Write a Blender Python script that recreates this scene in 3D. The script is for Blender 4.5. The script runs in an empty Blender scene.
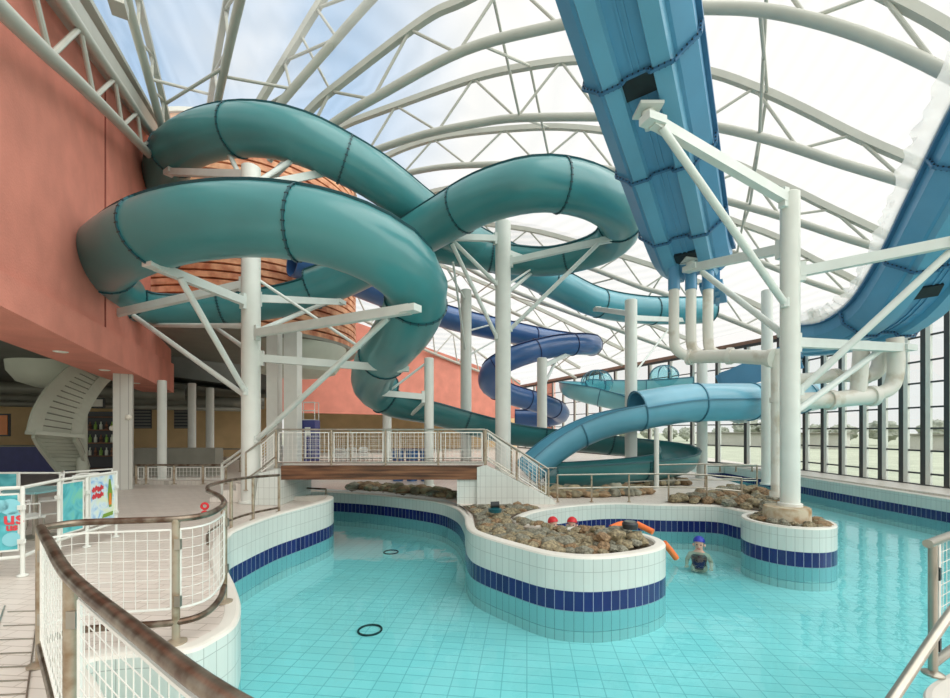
import bpy, bmesh, math, random
from mathutils import Vector, Matrix, noise
from mathutils.geometry import tessellate_polygon
random.seed(7)
sc = bpy.context.scene
COL = sc.collection
F, CX, HY, CZ = 430.0, 475.0, 430.0, 2.25      # focal length in px, centre column, horizon row, eye height
DECK = 0.6
PI = math.pi
V = Vector

def P(px, py, d): return V(((px-CX)/F*d, d, CZ-(py-HY)/F*d))
def G(px, py, z=DECK): return P(px, py, F*(CZ-z)/(py-HY))

# ---------------------------------------------------------------- materials
def srgb(r, g, b):
    f = lambda c: c/12.92 if c <= 0.04045 else ((c+0.055)/1.055)**2.4
    return (f(r/255), f(g/255), f(b/255), 1)
MATS = {}
def newmat(name):
    m = bpy.data.materials.new(name); m.use_nodes = True
    nt = m.node_tree; nt.nodes.clear()
    out = nt.nodes.new('ShaderNodeOutputMaterial')
    b = nt.nodes.new('ShaderNodeBsdfPrincipled')
    nt.links.new(b.outputs[0], out.inputs[0])
    MATS[name] = m
    return m, nt, b, out
def mat(name, col, rough=0.5, metal=0.0, nscale=3.0, namt=0.12, bump=0.0, bscale=40.0, coat=0.0, dark=None, lo=.35, hi=.65, stretch=None):
    m, nt, b, out = newmat(name)
    N, L = nt.nodes, nt.links
    tc = N.new('ShaderNodeTexCoord')
    no = N.new('ShaderNodeTexNoise'); no.inputs['Scale'].default_value = nscale; no.inputs['Detail'].default_value = 6
    if stretch:
        mp = N.new('ShaderNodeMapping'); mp.inputs['Scale'].default_value = stretch; L.new(tc.outputs['Object'], mp.inputs[0]); L.new(mp.outputs[0], no.inputs['Vector'])
    else: L.new(tc.outputs['Object'], no.inputs['Vector'])
    ra = N.new('ShaderNodeValToRGB')
    d = dark if dark else tuple(c*(1-namt) for c in col[:3])+(1,)
    ra.color_ramp.elements[0].position = lo; ra.color_ramp.elements[0].color = d
    ra.color_ramp.elements[1].position = hi; ra.color_ramp.elements[1].color = col
    L.new(no.outputs['Fac'], ra.inputs['Fac']); L.new(ra.outputs[0], b.inputs['Base Color'])
    b.inputs['Roughness'].default_value = rough; b.inputs['Metallic'].default_value = metal
    if coat: b.inputs['Coat Weight'].default_value = coat; b.inputs['Coat Roughness'].default_value = .15
    if bump:
        n2 = N.new('ShaderNodeTexNoise'); n2.inputs['Scale'].default_value = bscale
        L.new(tc.outputs['Object'], n2.inputs['Vector'])
        bp = N.new('ShaderNodeBump'); bp.inputs['Strength'].default_value = bump; bp.inputs['Distance'].default_value = .02
        L.new(n2.outputs['Fac'], bp.inputs['Height']); L.new(bp.outputs[0], b.inputs['Normal'])
    return m
def tile(name, col, grout, w, h, mort=.004, rough=.25, uv=True, offset=0.0, var=.05, rot=0.0):
    m, nt, b, out = newmat(name)
    N, L = nt.nodes, nt.links
    if uv: src = N.new('ShaderNodeTexCoord').outputs['UV']
    else: src = N.new('ShaderNodeNewGeometry').outputs['Position']
    mp = N.new('ShaderNodeMapping'); mp.inputs['Rotation'].default_value = (0, 0, rot); L.new(src, mp.inputs[0])
    br = N.new('ShaderNodeTexBrick'); br.offset = offset; br.squash = 1
    br.inputs['Scale'].default_value = 1; br.inputs['Brick Width'].default_value = w; br.inputs['Row Height'].default_value = h
    br.inputs['Mortar Size'].default_value = mort; br.inputs['Mortar Smooth'].default_value = .1
    br.inputs['Color1'].default_value = col; br.inputs['Color2'].default_value = tuple(c*(1-var) for c in col[:3])+(1,)
    br.inputs['Mortar'].default_value = grout
    L.new(mp.outputs[0], br.inputs['Vector'])
    no = N.new('ShaderNodeTexNoise'); no.inputs['Scale'].default_value = .8; no.inputs['Detail'].default_value = 5
    L.new(src, no.inputs['Vector'])
    mx = N.new('ShaderNodeMix'); mx.data_type = 'RGBA'; mx.blend_type = 'MULTIPLY'; mx.inputs[0].default_value = .25
    ra = N.new('ShaderNodeValToRGB'); ra.color_ramp.elements[0].position = .3; ra.color_ramp.elements[0].color = (.75, .72, .68, 1); ra.color_ramp.elements[1].position = .6
    L.new(no.outputs['Fac'], ra.inputs[0]); L.new(br.outputs['Color'], mx.inputs[6]); L.new(ra.outputs[0], mx.inputs[7])
    L.new(mx.outputs[2], b.inputs['Base Color']); b.inputs['Roughness'].default_value = rough
    return m

M_PLASTER = mat('terracotta_plaster', srgb(224, 144, 125), .8, 0, 1.2, .16, .25, 30)
M_WHITE = mat('white_paint', srgb(222, 226, 218), .4, 0, 2.5, .07)
M_TRUSS = mat('truss_paint', srgb(186, 188, 178), .45, 0, 2.0, .08)
M_ARM = mat('bracket_paint', srgb(216, 224, 218), .4, 0, 3.0, .08)
M_PILLAR = tile('pillar_tile', srgb(205, 205, 196), srgb(150, 148, 140), .15, .30, .006, .35, uv=False)
M_TEAL = mat('teal_fibreglass', srgb(64, 138, 141), .3, 0, .7, .16, coat=.3)
M_TEALD = mat('teal_lip', srgb(24, 84, 92), .4, 0, 2, .1)
M_TEALB = mat('teal_blue_fibreglass', srgb(76, 158, 174), .3, 0, .7, .15, coat=.3)
M_GREEN = mat('dark_teal_fibreglass', srgb(54, 122, 124), .3, 0, .7, .2, coat=.3)
M_FLUME = mat('flume_blue', srgb(88, 152, 190), .4, 0, .9, .12, coat=.2)
M_FLUMEL = mat('flume_blue_lit', srgb(104, 170, 202), .4, 0, .9, .12, coat=.2)  # same blue lightened for the ribs; the shade of the recess is painted in
M_FLUMED = mat('flume_lip', srgb(60, 112, 150), .45, 0, 2, .1)
M_SKYB = mat('light_blue_fibreglass', srgb(108, 178, 202), .32, 0, .8, .14, coat=.3)
M_SKYD = mat('light_blue_lip', srgb(66, 128, 152), .4, 0, 2, .1)
M_NAVY = mat('navy_fibreglass', srgb(64, 108, 166), .3, 0, .8, .15, coat=.4)
M_NAVYD = mat('navy_lip', srgb(24, 42, 92), .4, 0, 2, .1)
M_AQUA = mat('aqua_fibreglass', srgb(134, 204, 214), .3, 0, .8, .12, coat=.3)
M_BOLT = mat('bolt_dark', srgb(40, 52, 56), .5, .4, 8, .2)
M_STEEL = mat('brushed_steel', srgb(176, 172, 160), .3, .85, 6, .2)
M_RAIL = mat('worn_bronze_rail', srgb(150, 140, 124), .32, .75, 7, .5, dark=srgb(96, 76, 62), lo=.4, hi=.62)
M_POST = mat('weathered_post', srgb(172, 160, 140), .45, .5, 9, .4, dark=srgb(138, 116, 90), lo=.3, hi=.52)
M_MESH = mat('white_mesh_wire', srgb(232, 232, 224), .45, 0, 8, .06)
M_WOOD = mat('stained_beam_wood', srgb(134, 92, 62), .65, 0, 7, .4, .3, 25, dark=srgb(70, 44, 28), lo=.38, hi=.64, stretch=(.12, 1.2, 2.2))
M_SLAT = mat('orange_wood_slat', srgb(236, 178, 136), .6, 0, 2.6, .3, dark=srgb(186, 112, 78), lo=.35, hi=.62)
M_SLATD = mat('slat_backing', srgb(116, 70, 48), .8, 0, 3, .2)
M_SOFFIT = mat('pale_soffit', srgb(202, 208, 192), .6, 0, 1.3, .12)
M_ROCK = mat('river_rock', srgb(160, 148, 116), .7, 0, 3.5, .5, .4, 22, dark=srgb(98, 90, 70), lo=.36, hi=.62)
M_ROCK2 = mat('grey_rock', srgb(146, 144, 126), .7, 0, 3.5, .5, .4, 22, dark=srgb(92, 92, 78), lo=.36, hi=.62)
M_ROCK3 = mat('rust_rock', srgb(158, 132, 98), .7, 0, 3.5, .5, .4, 22, dark=srgb(104, 84, 60), lo=.36, hi=.62)
M_SOIL = mat('gravel', srgb(104, 92, 74), .9, 0, 12, .5, .6, 40)
M_CONC = mat('stained_concrete', srgb(186, 176, 152), .75, 0, 5, .25, .2, 30, dark=srgb(150, 118, 78), lo=.36, hi=.56)
M_TANW = mat('tan_plaster', srgb(218, 188, 140), .85, 0, 1, .15)
M_DARK = mat('dark_void', srgb(66, 66, 60), .8, 0, 1, .2)
M_CEIL = mat('grey_ceiling', srgb(112, 116, 108), .8, 0, 1, .2)
M_DUCT = mat('grey_duct', srgb(140, 140, 128), .5, .2, 2, .15)
M_PIPE = mat('white_pipe', srgb(220, 218, 208), .4, 0, 2.5, .2, dark=srgb(190, 180, 160), lo=.3, hi=.46)
M_BLACK = mat('black_frame', srgb(44, 48, 50), .5, 0, 4, .1)
M_FRAME = mat('window_frame_dark', srgb(66, 72, 72), .5, .2, 4, .1)
M_RED = mat('red_rubber', srgb(206, 34, 44), .45, 0, 4, .1)
M_BLUEC = mat('blue_rubber', srgb(38, 56, 170), .45, 0, 4, .1)
M_SKIN = mat('skin', srgb(224, 178, 156), .5, 0, 4, .06)
M_HAIR = mat('dark_cloth', srgb(34, 34, 44), .6, 0, 6, .2)
M_ORANGE = mat('orange_foam', srgb(242, 122, 58), .6, 0, 5, .08)
M_BEAMB = mat('rust_beam', srgb(150, 118, 100), .6, 0, 3, .2)
M_LAMP = mat('lamp_glass', srgb(240, 235, 220), .3)
M_LEAF = mat('hazed_foliage', srgb(178, 184, 170), .8, 0, 5, .3)  # distance haze is put into the leaf colour as paleness
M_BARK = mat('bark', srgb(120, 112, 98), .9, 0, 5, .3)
M_GRASS = mat('lawn', srgb(188, 194, 172), .9, 0, .6, .2)  # grass colour greyed and lightened to carry the outdoor haze
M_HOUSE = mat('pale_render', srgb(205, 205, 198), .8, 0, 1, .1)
M_KIOSK = mat('navy_panel', srgb(60, 66, 126), .5, 0, 3, .15)
M_CHAIR = mat('chair_white', srgb(214, 216, 210), .45, .1, 4, .08)
M_TABLE = mat('table_aqua', srgb(120, 168, 170), .35, 0, 3, .1)

TILEW = srgb(212, 219, 212); GROUT = srgb(172, 178, 172)
M_TILE = tile('white_pool_tile', TILEW, GROUT, .119, .245, .0035)
M_NTILE = tile('navy_pool_tile', srgb(30, 40, 104), srgb(150, 160, 178), .119, .25, .004, .18, var=.25)
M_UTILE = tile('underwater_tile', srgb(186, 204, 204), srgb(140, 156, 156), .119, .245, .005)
M_COPE = mat('coping', srgb(222, 219, 209), .45, 0, 2, .08)
M_PFLOOR = tile('pool_floor_tile', srgb(214, 234, 234), srgb(168, 198, 202), .26, .15, .006, .3, uv=False, rot=.12)
M_DECK = tile('deck_tile', srgb(222, 214, 204), srgb(186, 176, 164), .245, .12, .005, .4, uv=False, offset=.5, var=.08, rot=.08)
M_RAMP = tile('path_tile', srgb(220, 214, 204), srgb(190, 184, 174), .12, .12, .004, .4, uv=False)

def water_mat():
    m, nt, b, out = newmat('pool_water'); N, L = nt.nodes, nt.links
    N.remove(b)
    tr = N.new('ShaderNodeBsdfTransparent'); tr.inputs[0].default_value = (.52, .88, .90, 1)
    gl = N.new('ShaderNodeBsdfGlossy'); gl.inputs['Roughness'].default_value = .03; gl.inputs[0].default_value = (1, 1, 1, 1)
    fr = N.new('ShaderNodeMath'); fr.operation = 'MULTIPLY_ADD'; lw = N.new('ShaderNodeLayerWeight'); lw.inputs[0].default_value = .5; pw = N.new('ShaderNodeMath'); pw.operation = 'POWER'; pw.inputs[1].default_value = 4.5
    L.new(lw.outputs['Facing'], pw.inputs[0]); L.new(pw.outputs[0], fr.inputs[0]); fr.inputs[1].default_value = .55; fr.inputs[2].default_value = .012
    ge = N.new('ShaderNodeNewGeometry')
    n1 = N.new('ShaderNodeTexNoise'); n1.inputs['Scale'].default_value = 2.6; n1.inputs['Detail'].default_value = 3; n1.inputs['Distortion'].default_value = .6
    L.new(ge.outputs['Position'], n1.inputs['Vector'])
    bp = N.new('ShaderNodeBump'); bp.inputs['Strength'].default_value = .10; bp.inputs['Distance'].default_value = .06
    L.new(n1.outputs['Fac'], bp.inputs['Height']); L.new(bp.outputs[0], gl.inputs['Normal'])
    mx = N.new('ShaderNodeMixShader'); L.new(fr.outputs[0], mx.inputs[0]); L.new(tr.outputs[0], mx.inputs[1]); L.new(gl.outputs[0], mx.inputs[2])
    L.new(mx.outputs[0], out.inputs[0]); return m
M_WATER = water_mat()
def glass_mat(name, tint, refl=1.45):
    m, nt, b, out = newmat(name); N, L = nt.nodes, nt.links; N.remove(b)
    tr = N.new('ShaderNodeBsdfTransparent'); tr.inputs[0].default_value = tint
    gl = N.new('ShaderNodeBsdfGlossy'); gl.inputs['Roughness'].default_value = .02
    fr = N.new('ShaderNodeMath'); fr.operation = 'MULTIPLY_ADD'; lw = N.new('ShaderNodeLayerWeight'); lw.inputs[0].default_value = .5; pw = N.new('ShaderNodeMath'); pw.operation = 'POWER'; pw.inputs[1].default_value = 4
    L.new(lw.outputs['Facing'], pw.inputs[0]); L.new(pw.outputs[0], fr.inputs[0]); fr.inputs[1].default_value = .5; fr.inputs[2].default_value = (refl-1)*.08
    mx = N.new('ShaderNodeMixShader'); L.new(fr.outputs[0], mx.inputs[0]); L.new(tr.outputs[0], mx.inputs[1]); L.new(gl.outputs[0], mx.inputs[2])
    L.new(mx.outputs[0], out.inputs[0]); return m
M_GLASS = glass_mat('window_glass', (.95, .97, .97, 1))
M_BUBBLE = glass_mat('clear_dome', (.62, .86, .9, 1), 1.6)
def membrane_mat():
    m, nt, b, out = newmat('roof_membrane'); N, L = nt.nodes, nt.links; N.remove(b)
    tr = N.new('ShaderNodeBsdfTransparent'); tl = N.new('ShaderNodeBsdfTranslucent'); tl.inputs[0].default_value = (.9, .9, .88, 1)
    ge = N.new('ShaderNodeNewGeometry')
    wv = N.new('ShaderNodeTexWave'); wv.wave_type = 'BANDS'; wv.bands_direction = 'Z'; wv.inputs['Scale'].default_value = 1.1; wv.inputs['Distortion'].default_value = .6
    L.new(ge.outputs['Position'], wv.inputs['Vector'])
    ra = N.new('ShaderNodeValToRGB'); ra.color_ramp.elements[0].color = (.86, .88, .89, 1); ra.color_ramp.elements[1].color = (.97, .97, .965, 1)
    L.new(wv.outputs['Fac'], ra.inputs[0]); L.new(ra.outputs[0], tr.inputs[0])
    mx = N.new('ShaderNodeMixShader'); mx.inputs[0].default_value = .15
    L.new(tr.outputs[0], mx.inputs[1]); L.new(tl.outputs[0], mx.inputs[2]); L.new(mx.outputs[0], out.inputs[0]); return m
M_MEMB = membrane_mat()
def poster_mat(name, c1, c2, c3, sc_=3.0):
    m, nt, b, out = newmat(name); N, L = nt.nodes, nt.links
    tc = N.new('ShaderNodeTexCoord'); no = N.new('ShaderNodeTexNoise'); no.inputs['Scale'].default_value = sc_; no.inputs['Distortion'].default_value = 1.5
    L.new(tc.outputs['Object'], no.inputs['Vector']); ra = N.new('ShaderNodeValToRGB')
    e = ra.color_ramp.elements; e[0].position = .34; e[0].color = c1; e[1].position = .52; e[1].color = c2; x = e.new(.66); x.color = c3
    L.new(no.outputs['Fac'], ra.inputs[0]); L.new(ra.outputs[0], b.inputs['Base Color']); b.inputs['Roughness'].default_value = .35; return m
M_POSTER = poster_mat('turquoise_poster', srgb(52, 152, 160), srgb(96, 190, 198), srgb(120, 200, 176))
M_POSTER2 = poster_mat('pale_poster', srgb(120, 180, 224), srgb(206, 230, 236), srgb(216, 232, 206), 4)
M_PRED = mat('poster_red', srgb(214, 66, 74), .4); M_PGRN = mat('poster_green', srgb(120, 160, 60), .4); M_PORG = mat('poster_orange', srgb(226, 130, 50), .4)

# ---------------------------------------------------------------- mesh helpers
ORG = {}
class MB:
    def __init__(s): s.v = []; s.f = []; s.m = []; s.uv = None
    def quad(s, *i, m=0): s.f.append(tuple(i)); s.m.append(m)
    def add(s, vs, fs, m=0):
        o = len(s.v); s.v += [V(a) for a in vs]
        for f in fs: s.f.append(tuple(o+i for i in f)); s.m.append(m)
    def box(s, c, sz, rz=0.0, m=0):
        c = V(c); R = Matrix.Rotation(rz, 3, 'Z'); x, y, z = sz[0]/2, sz[1]/2, sz[2]/2
        vs = [c+R@V((a*x, b*y, d*z)) for a in (-1, 1) for b in (-1, 1) for d in (-1, 1)]
        s.add(vs, [(0, 1, 3, 2), (4, 6, 7, 5), (0, 4, 5, 1), (2, 3, 7, 6), (0, 2, 6, 4), (1, 5, 7, 3)], m)
    def beam(s, p, q, w, h, m=0, up=None):
        p, q = V(p), V(q); t = (q-p).normalized(); u = V(up) if up else V((0, 0, 1))
        if abs(t.dot(u)) > .98: u = V((0, 1, 0))
        a = t.cross(u).normalized(); b = a.cross(t)
        vs = [e+a*i*w/2+b*j*h/2 for e in (p, q) for i, j in ((-1, -1), (1, -1), (1, 1), (-1, 1))]
        s.add(vs, [(3, 2, 1, 0), (4, 5, 6, 7), (0, 1, 5, 4), (1, 2, 6, 5), (2, 3, 7, 6), (3, 0, 4, 7)], m)
    def tube(s, pts, r, n=10, m=0, cap=True, r2=None):
        pts = [V(p) for p in pts]; k = len(pts); o = len(s.v); b = None
        for i, p in enumerate(pts):
            t = (pts[min(i+1, k-1)]-pts[max(i-1, 0)]).normalized()
            if b is None:
                a = V((0, 0, 1)) if abs(t.z) < .9 else V((0, 1, 0)); b = t.cross(a).normalized()
            else:
                b = (b-t*b.dot(t)).normalized()
            c = b.cross(t); rr = r if r2 is None else r+(r2-r)*i/(k-1)
            for j in range(n):
                an = 2*PI*j/n; s.v.append(p+(b*math.cos(an)+c*math.sin(an))*rr)
        for i in range(k-1):
            for j in range(n):
                a0 = o+i*n+j; a1 = o+i*n+(j+1) % n; s.f.append((a0, a1, a1+n, a0+n)); s.m.append(m)
        if cap:
            s.f.append(tuple(o+j for j in range(n))); s.m.append(m); s.f.append(tuple(o+(k-1)*n+j for j in reversed(range(n)))); s.m.append(m)
    def rect(s, pts, w, h, m=0):
        pts = [V(p) for p in pts]; k = len(pts); o = len(s.v)
        for i, p in enumerate(pts):
            t = (pts[min(i+1, k-1)]-pts[max(i-1, 0)]).normalized(); a = t.cross(V((0, 0, 1))).normalized(); b = a.cross(t)
            for x, y in ((-1, -1), (1, -1), (1, 1), (-1, 1)): s.v.append(p+a*x*w/2+b*y*h/2)
        for i in range(k-1):
            for j in range(4): s.quad(o+i*4+j, o+i*4+(j+1) % 4, o+i*4+4+(j+1) % 4, o+i*4+4+j, m=m)
        s.quad(o, o+1, o+2, o+3, m=m); e = o+4*(k-1); s.quad(e+3, e+2, e+1, e, m=m)
    def lathe(s, c, prof, n=24, m=0):
        c = V(c); o = len(s.v); k = len(prof)
        for r, z in prof:
            for j in range(n):
                a = 2*PI*j/n; s.v.append(c+V((r*math.cos(a), r*math.sin(a), z)))
        for i in range(k-1):
            for j in range(n):
                a0 = o+i*n+j; a1 = o+i*n+(j+1) % n; s.f.append((a0, a1, a1+n, a0+n)); s.m.append(m)
        s.f.append(tuple(o+j for j in reversed(range(n)))); s.m.append(m); s.f.append(tuple(o+(k-1)*n+j for j in range(n))); s.m.append(m)
    def prism(s, poly, z0, z1, m=0):
        n = len(poly); o = len(s.v)
        for z in (z0, z1):
            for p in poly: s.v.append(V((p[0], p[1], z)))
        for i in range(n):
            j = (i+1) % n; s.f.append((o+i, o+j, o+n+j, o+n+i)); s.m.append(m)
        for t in tessellate_polygon([[V((p[0], p[1], 0)) for p in poly]]):
            s.f.append(tuple(o+n+i for i in t)); s.m.append(m); s.f.append(tuple(o+i for i in reversed(t))); s.m.append(m)
    def build(s, name, mt, parent=None, smooth=False, base=None):
        if base is None:
            if parent is not None: base = ORG[parent.name]
            else:
                n = len(s.v); base = V((sum(p.x for p in s.v)/n, sum(p.y for p in s.v)/n, min(p.z for p in s.v)))
        me = bpy.data.meshes.new(name)
        me.from_pydata([p-base for p in s.v], [], s.f)
        mts = mt if isinstance(mt, (list, tuple)) else [mt]
        for x in mts: me.materials.append(x)
        me.polygons.foreach_set('material_index', s.m)
        if s.uv:
            ul = me.uv_layers.new(name='UVMap')
            for lp in me.loops: ul.data[lp.index].uv = s.uv[lp.vertex_index]
        me.update()
        bm = bmesh.new(); bm.from_mesh(me); bmesh.ops.recalc_face_normals(bm, faces=bm.faces[:]); bm.to_mesh(me); bm.free()
        if smooth:
            me.polygons.foreach_set('use_smooth', [True]*len(me.polygons))
            try: me.set_sharp_from_angle(angle=math.radians(38))
            except Exception: pass
        o = bpy.data.objects.new(name, me); COL.objects.link(o)
        if parent is not None:
            o.parent = parent; o.location = base-ORG[parent.name]
        else: o.location = base
        ORG[o.name] = V(base)
        return o
def tag(o, label=None, cat=None, group=None, kind=None):
    if label: o['label'] = label
    if cat: o['category'] = cat
    if group: o['group'] = group
    if kind: o['kind'] = kind
    return o
def thing(name, label, cat, loc, group=None):
    o = bpy.data.objects.new(name, None); COL.objects.link(o); o.location = V(loc); o.empty_display_size = .1
    ORG[o.name] = V(loc); return tag(o, label, cat, group)
def struct(mb, name, mt, label, cat, smooth=False): return tag(mb.build(name, mt, None, smooth), label, cat, None, 'structure')
def dup(o, off, rz=0.0, label=None, scale=1.0):
    c = o.copy(); COL.objects.link(c); c.location = V(off); c.rotation_euler = (0, 0, rz); c.scale = (scale,)*3
    if label: c['label'] = label
    for ch in list(o.children):
        d = ch.copy(); COL.objects.link(d); d.parent = c
        for g in list(ch.children):
            e = g.copy(); COL.objects.link(e); e.parent = d
    return c
def cr(pts, n=8, closed=False):
    pts = [V(p) for p in pts]; out = []; k = len(pts)
    rng = range(k) if closed else range(k-1)
    for i in rng:
        if closed: a, b, c, d = pts[(i-1) % k], pts[i], pts[(i+1) % k], pts[(i+2) % k]
        else: a, b, c, d = pts[max(i-1, 0)], pts[i], pts[i+1], pts[min(i+2, k-1)]
        for j in range(n):
            t = j/n; out.append(.5*((2*b)+(c-a)*t+(2*a-5*b+4*c-d)*t*t+(3*b-a-3*c+d)*t*t*t))
    if not closed: out.append(pts[-1])
    return out
def resample(pts, n):
    L = [0]
    for i in range(1, len(pts)): L.append(L[-1]+(pts[i]-pts[i-1]).length)
    out = []; j = 0
    for i in range(n):
        s = L[-1]*i/(n-1)
        while j < len(L)-2 and L[j+1] < s: j += 1
        d = L[j+1]-L[j]; out.append(pts[j].lerp(pts[j+1], (s-L[j])/d if d else 0))
    return out
def length(pts): return sum((pts[i+1]-pts[i]).length for i in range(len(pts)-1))
# ---------------------------------------------------------------- camera, world, light
cam = bpy.data.cameras.new('camera'); co = bpy.data.objects.new('camera', cam); COL.objects.link(co)
co.location = (0, 0, CZ); co.rotation_euler = (PI/2, 0, 0)
cam.sensor_width = 36; cam.sensor_fit = 'HORIZONTAL'; cam.lens = F/950*36
cam.shift_y = (HY-349)/950; cam.clip_start = .05; cam.clip_end = 500
sc.camera = co
sc.view_settings.view_transform = 'Standard'; sc.view_settings.look = 'None'; sc.view_settings.exposure = 0.0; sc.view_settings.gamma = 1
sc.view_settings.use_curve_mapping = False
cy = sc.cycles
cy.use_denoising = True; cy.max_bounces = 8; cy.diffuse_bounces = 4; cy.transparent_max_bounces = 24; cy.sample_clamp_indirect = 4
w = bpy.data.worlds.new('overcast_sky'); sc.world = w; w.use_nodes = True
nt = w.node_tree; N, L = nt.nodes, nt.links; N.clear()
wo = N.new('ShaderNodeOutputWorld'); bg = N.new('ShaderNodeBackground'); L.new(bg.outputs[0], wo.inputs[0])
tc = N.new('ShaderNodeTexCoord')
no = N.new('ShaderNodeTexNoise'); no.inputs['Scale'].default_value = 2.2; no.inputs['Detail'].default_value = 5
L.new(tc.outputs['Generated'], no.inputs['Vector'])
dt = N.new('ShaderNodeVectorMath'); dt.operation = 'DOT_PRODUCT'; dt.inputs[1].default_value = V((-.46, .68, .58)).normalized()
L.new(tc.outputs['Generated'], dt.inputs[0])
mr = N.new('ShaderNodeMapRange'); mr.inputs['From Min'].default_value = .89; mr.inputs['From Max'].default_value = .975
L.new(dt.outputs['Value'], mr.inputs['Value'])
mm = N.new('ShaderNodeMath'); mm.operation = 'MULTIPLY'; L.new(mr.outputs[0], mm.inputs[0])
r2 = N.new('ShaderNodeMapRange'); r2.inputs['From Min'].default_value = .35; r2.inputs['From Max'].default_value = .6; L.new(no.outputs['Fac'], r2.inputs['Value'])
L.new(r2.outputs[0], mm.inputs[1])
mx = N.new('ShaderNodeMix'); mx.data_type = 'RGBA'; L.new(mm.outputs[0], mx.inputs[0])
mx.inputs[6].default_value = (1.0, .985, .955, 1); mx.inputs[7].default_value = (.36, .58, .86, 1)
L.new(mx.outputs[2], bg.inputs[0]); bg.inputs[1].default_value = 1.0
sun = bpy.data.lights.new('veiled_sun', 'SUN'); so = bpy.data.objects.new('veiled_sun', sun); COL.objects.link(so)
sun.energy = 3.5; sun.angle = math.radians(80); sun.color = (1, .97, .92); so.rotation_euler = (math.radians(18), math.radians(40), 0); so.location = (0, 0, 30)

# ---------------------------------------------------------------- pool outline (land on the left hand when walking along it)
NEAR = [(-.3, .95, .6), (-1.05, 1.62, .6), (-1.78, 2.24, .6), (-2.5, 2.85, .6), (-2.78, 3.08, .6), (-2.6, 3.16, .6), (-2.17, 3.22, .6), (-2.06, 3.42, .6), (-2.05, 3.7, .6),
        (-2.25, 4.13, .6), (-2.6, 4.65, .61)]
LEFTW = [(-2.6, 4.65, .61), (-2.91, 5.07, .62), (-3.33, 5.68, .68), (-3.5, 6.1, .74), (-3.53, 6.45, .78), (-3.45, 7.39, .79), (-3.19, 8.27, .8), (-3.03, 9.04, .8), (-3.25, 9.7, .78), (-4.0, 10.2, .7), (-5, 10.4, .62), (-6, 10.45, .6)]
BACKW = [(-6, 12.4, .55), (-5, 12.2, .55), (-3.93, 11.9, .54), (-2.59, 11.4, .53), (-1.04, 10.4, .53), (-.45, 9.5, .54), (-.22, 8.4, .58), (-.17, 7.44, .64),
         (-.1, 6.75, .69), (.07, 6.32, .71), (.53, 5.79, .70), (.93, 5.43, .69), (1.42, 5.31, .68), (1.97, 5.43, .68), (2.43, 5.69, .68), (2.66, 6.0, .68), (2.66, 6.4, .68), (2.4, 6.75, .68), (1.9, 6.95, .68),
         (1.3, 7.2, .66), (.95, 7.5, .64), (.83, 7.9, .62), (1.12, 8.5, .62), (1.65, 9.05, .61), (2.4, 9.5, .6), (3.2, 9.7, .6), (4.08, 9.52, .6), (5.2, 9.38, .6), (5.42, 8.9, .6), (5.55, 8.4, .6)]
MAINR = [(5.55, 8.4, .6), (5.95, 8.3, .6), (6.5, 8.7, .6), (7.0, 9.4, .6), (7.6, 11, .6), (8.2, 13.5, .6), (8.6, 16.5, .6), (9.0, 19.5, .6)]
RIGHTW = [(11.6, 20, .6), (11.6, 17, .6), (11.5, 13, .6), (11.5, 8, .58), (11.5, 3.6, .6)]
RDECK = [(11.5, 3.6, .6), (7, 3.5, .6), (4.2, 3.35, .6), (3.23, 2.94, .6), (2.79, 2.68, .6), (2.5, 2.2, .6), (2.3, 1.6, .6), (2.2, .9, .6)]
def wall_strip(name, raw, label, near=False, nseg=6, straight=False):
    pts = [V(p) for p in raw] if straight else cr(raw, nseg)
    n = len(pts); nrm = []
    for i in range(n):
        t = pts[min(i+1, n-1)]-pts[max(i-1, 0)]; t.z = 0; t.normalize(); nrm.append(V((-t.y, t.x, 0)))
    mb = MB(); mb.uv = []; u = 0
    for i, p in enumerate(pts):
        if i: u += (V((p.x, p.y, 0))-V((pts[i-1].x, pts[i-1].y, 0))).length
        zt = p.z; nn = nrm[i]; q = V((p.x, p.y, 0))
        prof = [(0, -.42), (0, 0), (0, 0), (0, .25), (0, .25), (0, zt-.03), (0, zt-.03), (.012, zt-.008), (.04, zt), (.13, zt), (.15, zt-.02), (.15, zt-.3)]
        for a, z in prof: mb.v.append(q+nn*a+V((0, 0, z))); mb.uv.append((u, z))
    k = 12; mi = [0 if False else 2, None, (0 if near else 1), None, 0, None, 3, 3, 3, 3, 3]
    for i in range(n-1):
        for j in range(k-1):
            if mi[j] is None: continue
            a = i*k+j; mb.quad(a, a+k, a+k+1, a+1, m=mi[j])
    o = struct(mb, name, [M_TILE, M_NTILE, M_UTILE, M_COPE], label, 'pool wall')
    return [V((p.x, p.y)) for p in pts]
oN = wall_strip('wall_pool_near', NEAR, 'pale tiled pool wall below the railing on the near left', True)
oL = wall_strip('wall_pool_left', LEFTW, 'tiled pool wall with navy band along the left bank')
oB = wall_strip('wall_pool_back', BACKW, 'white tiled wall with navy band around the rock filled peninsula')
oM = wall_strip('wall_pool_path', MAINR, 'tiled pool wall behind the large round planter')
oR = wall_strip('wall_pool_right', RIGHTW, 'long pale tiled pool wall below the right windows')
oD = wall_strip('wall_pool_steps', RDECK, 'pool edge below the right hand rail', True)
wall_strip('wall_pool_channel_end', [(-6, 10.45, .6), (-6, 12.4, .6)], 'end of the channel under the footbridge', straight=True)
wall_strip('wall_pool_far', [(9.0, 19.5, .6), (11.6, 20, .6)], 'far end of the pool', straight=True)
wall_strip('wall_pool_front', [(2.2, .9, .6), (-.3, .95, .6)], 'pool edge under the viewer', True, straight=True)
outline = oN+oL+oB+oM+oR+oD
cl = []
for p in outline:
    if not cl or (p-cl[-1]).length > .01: cl.append(p)
outline = cl
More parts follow.
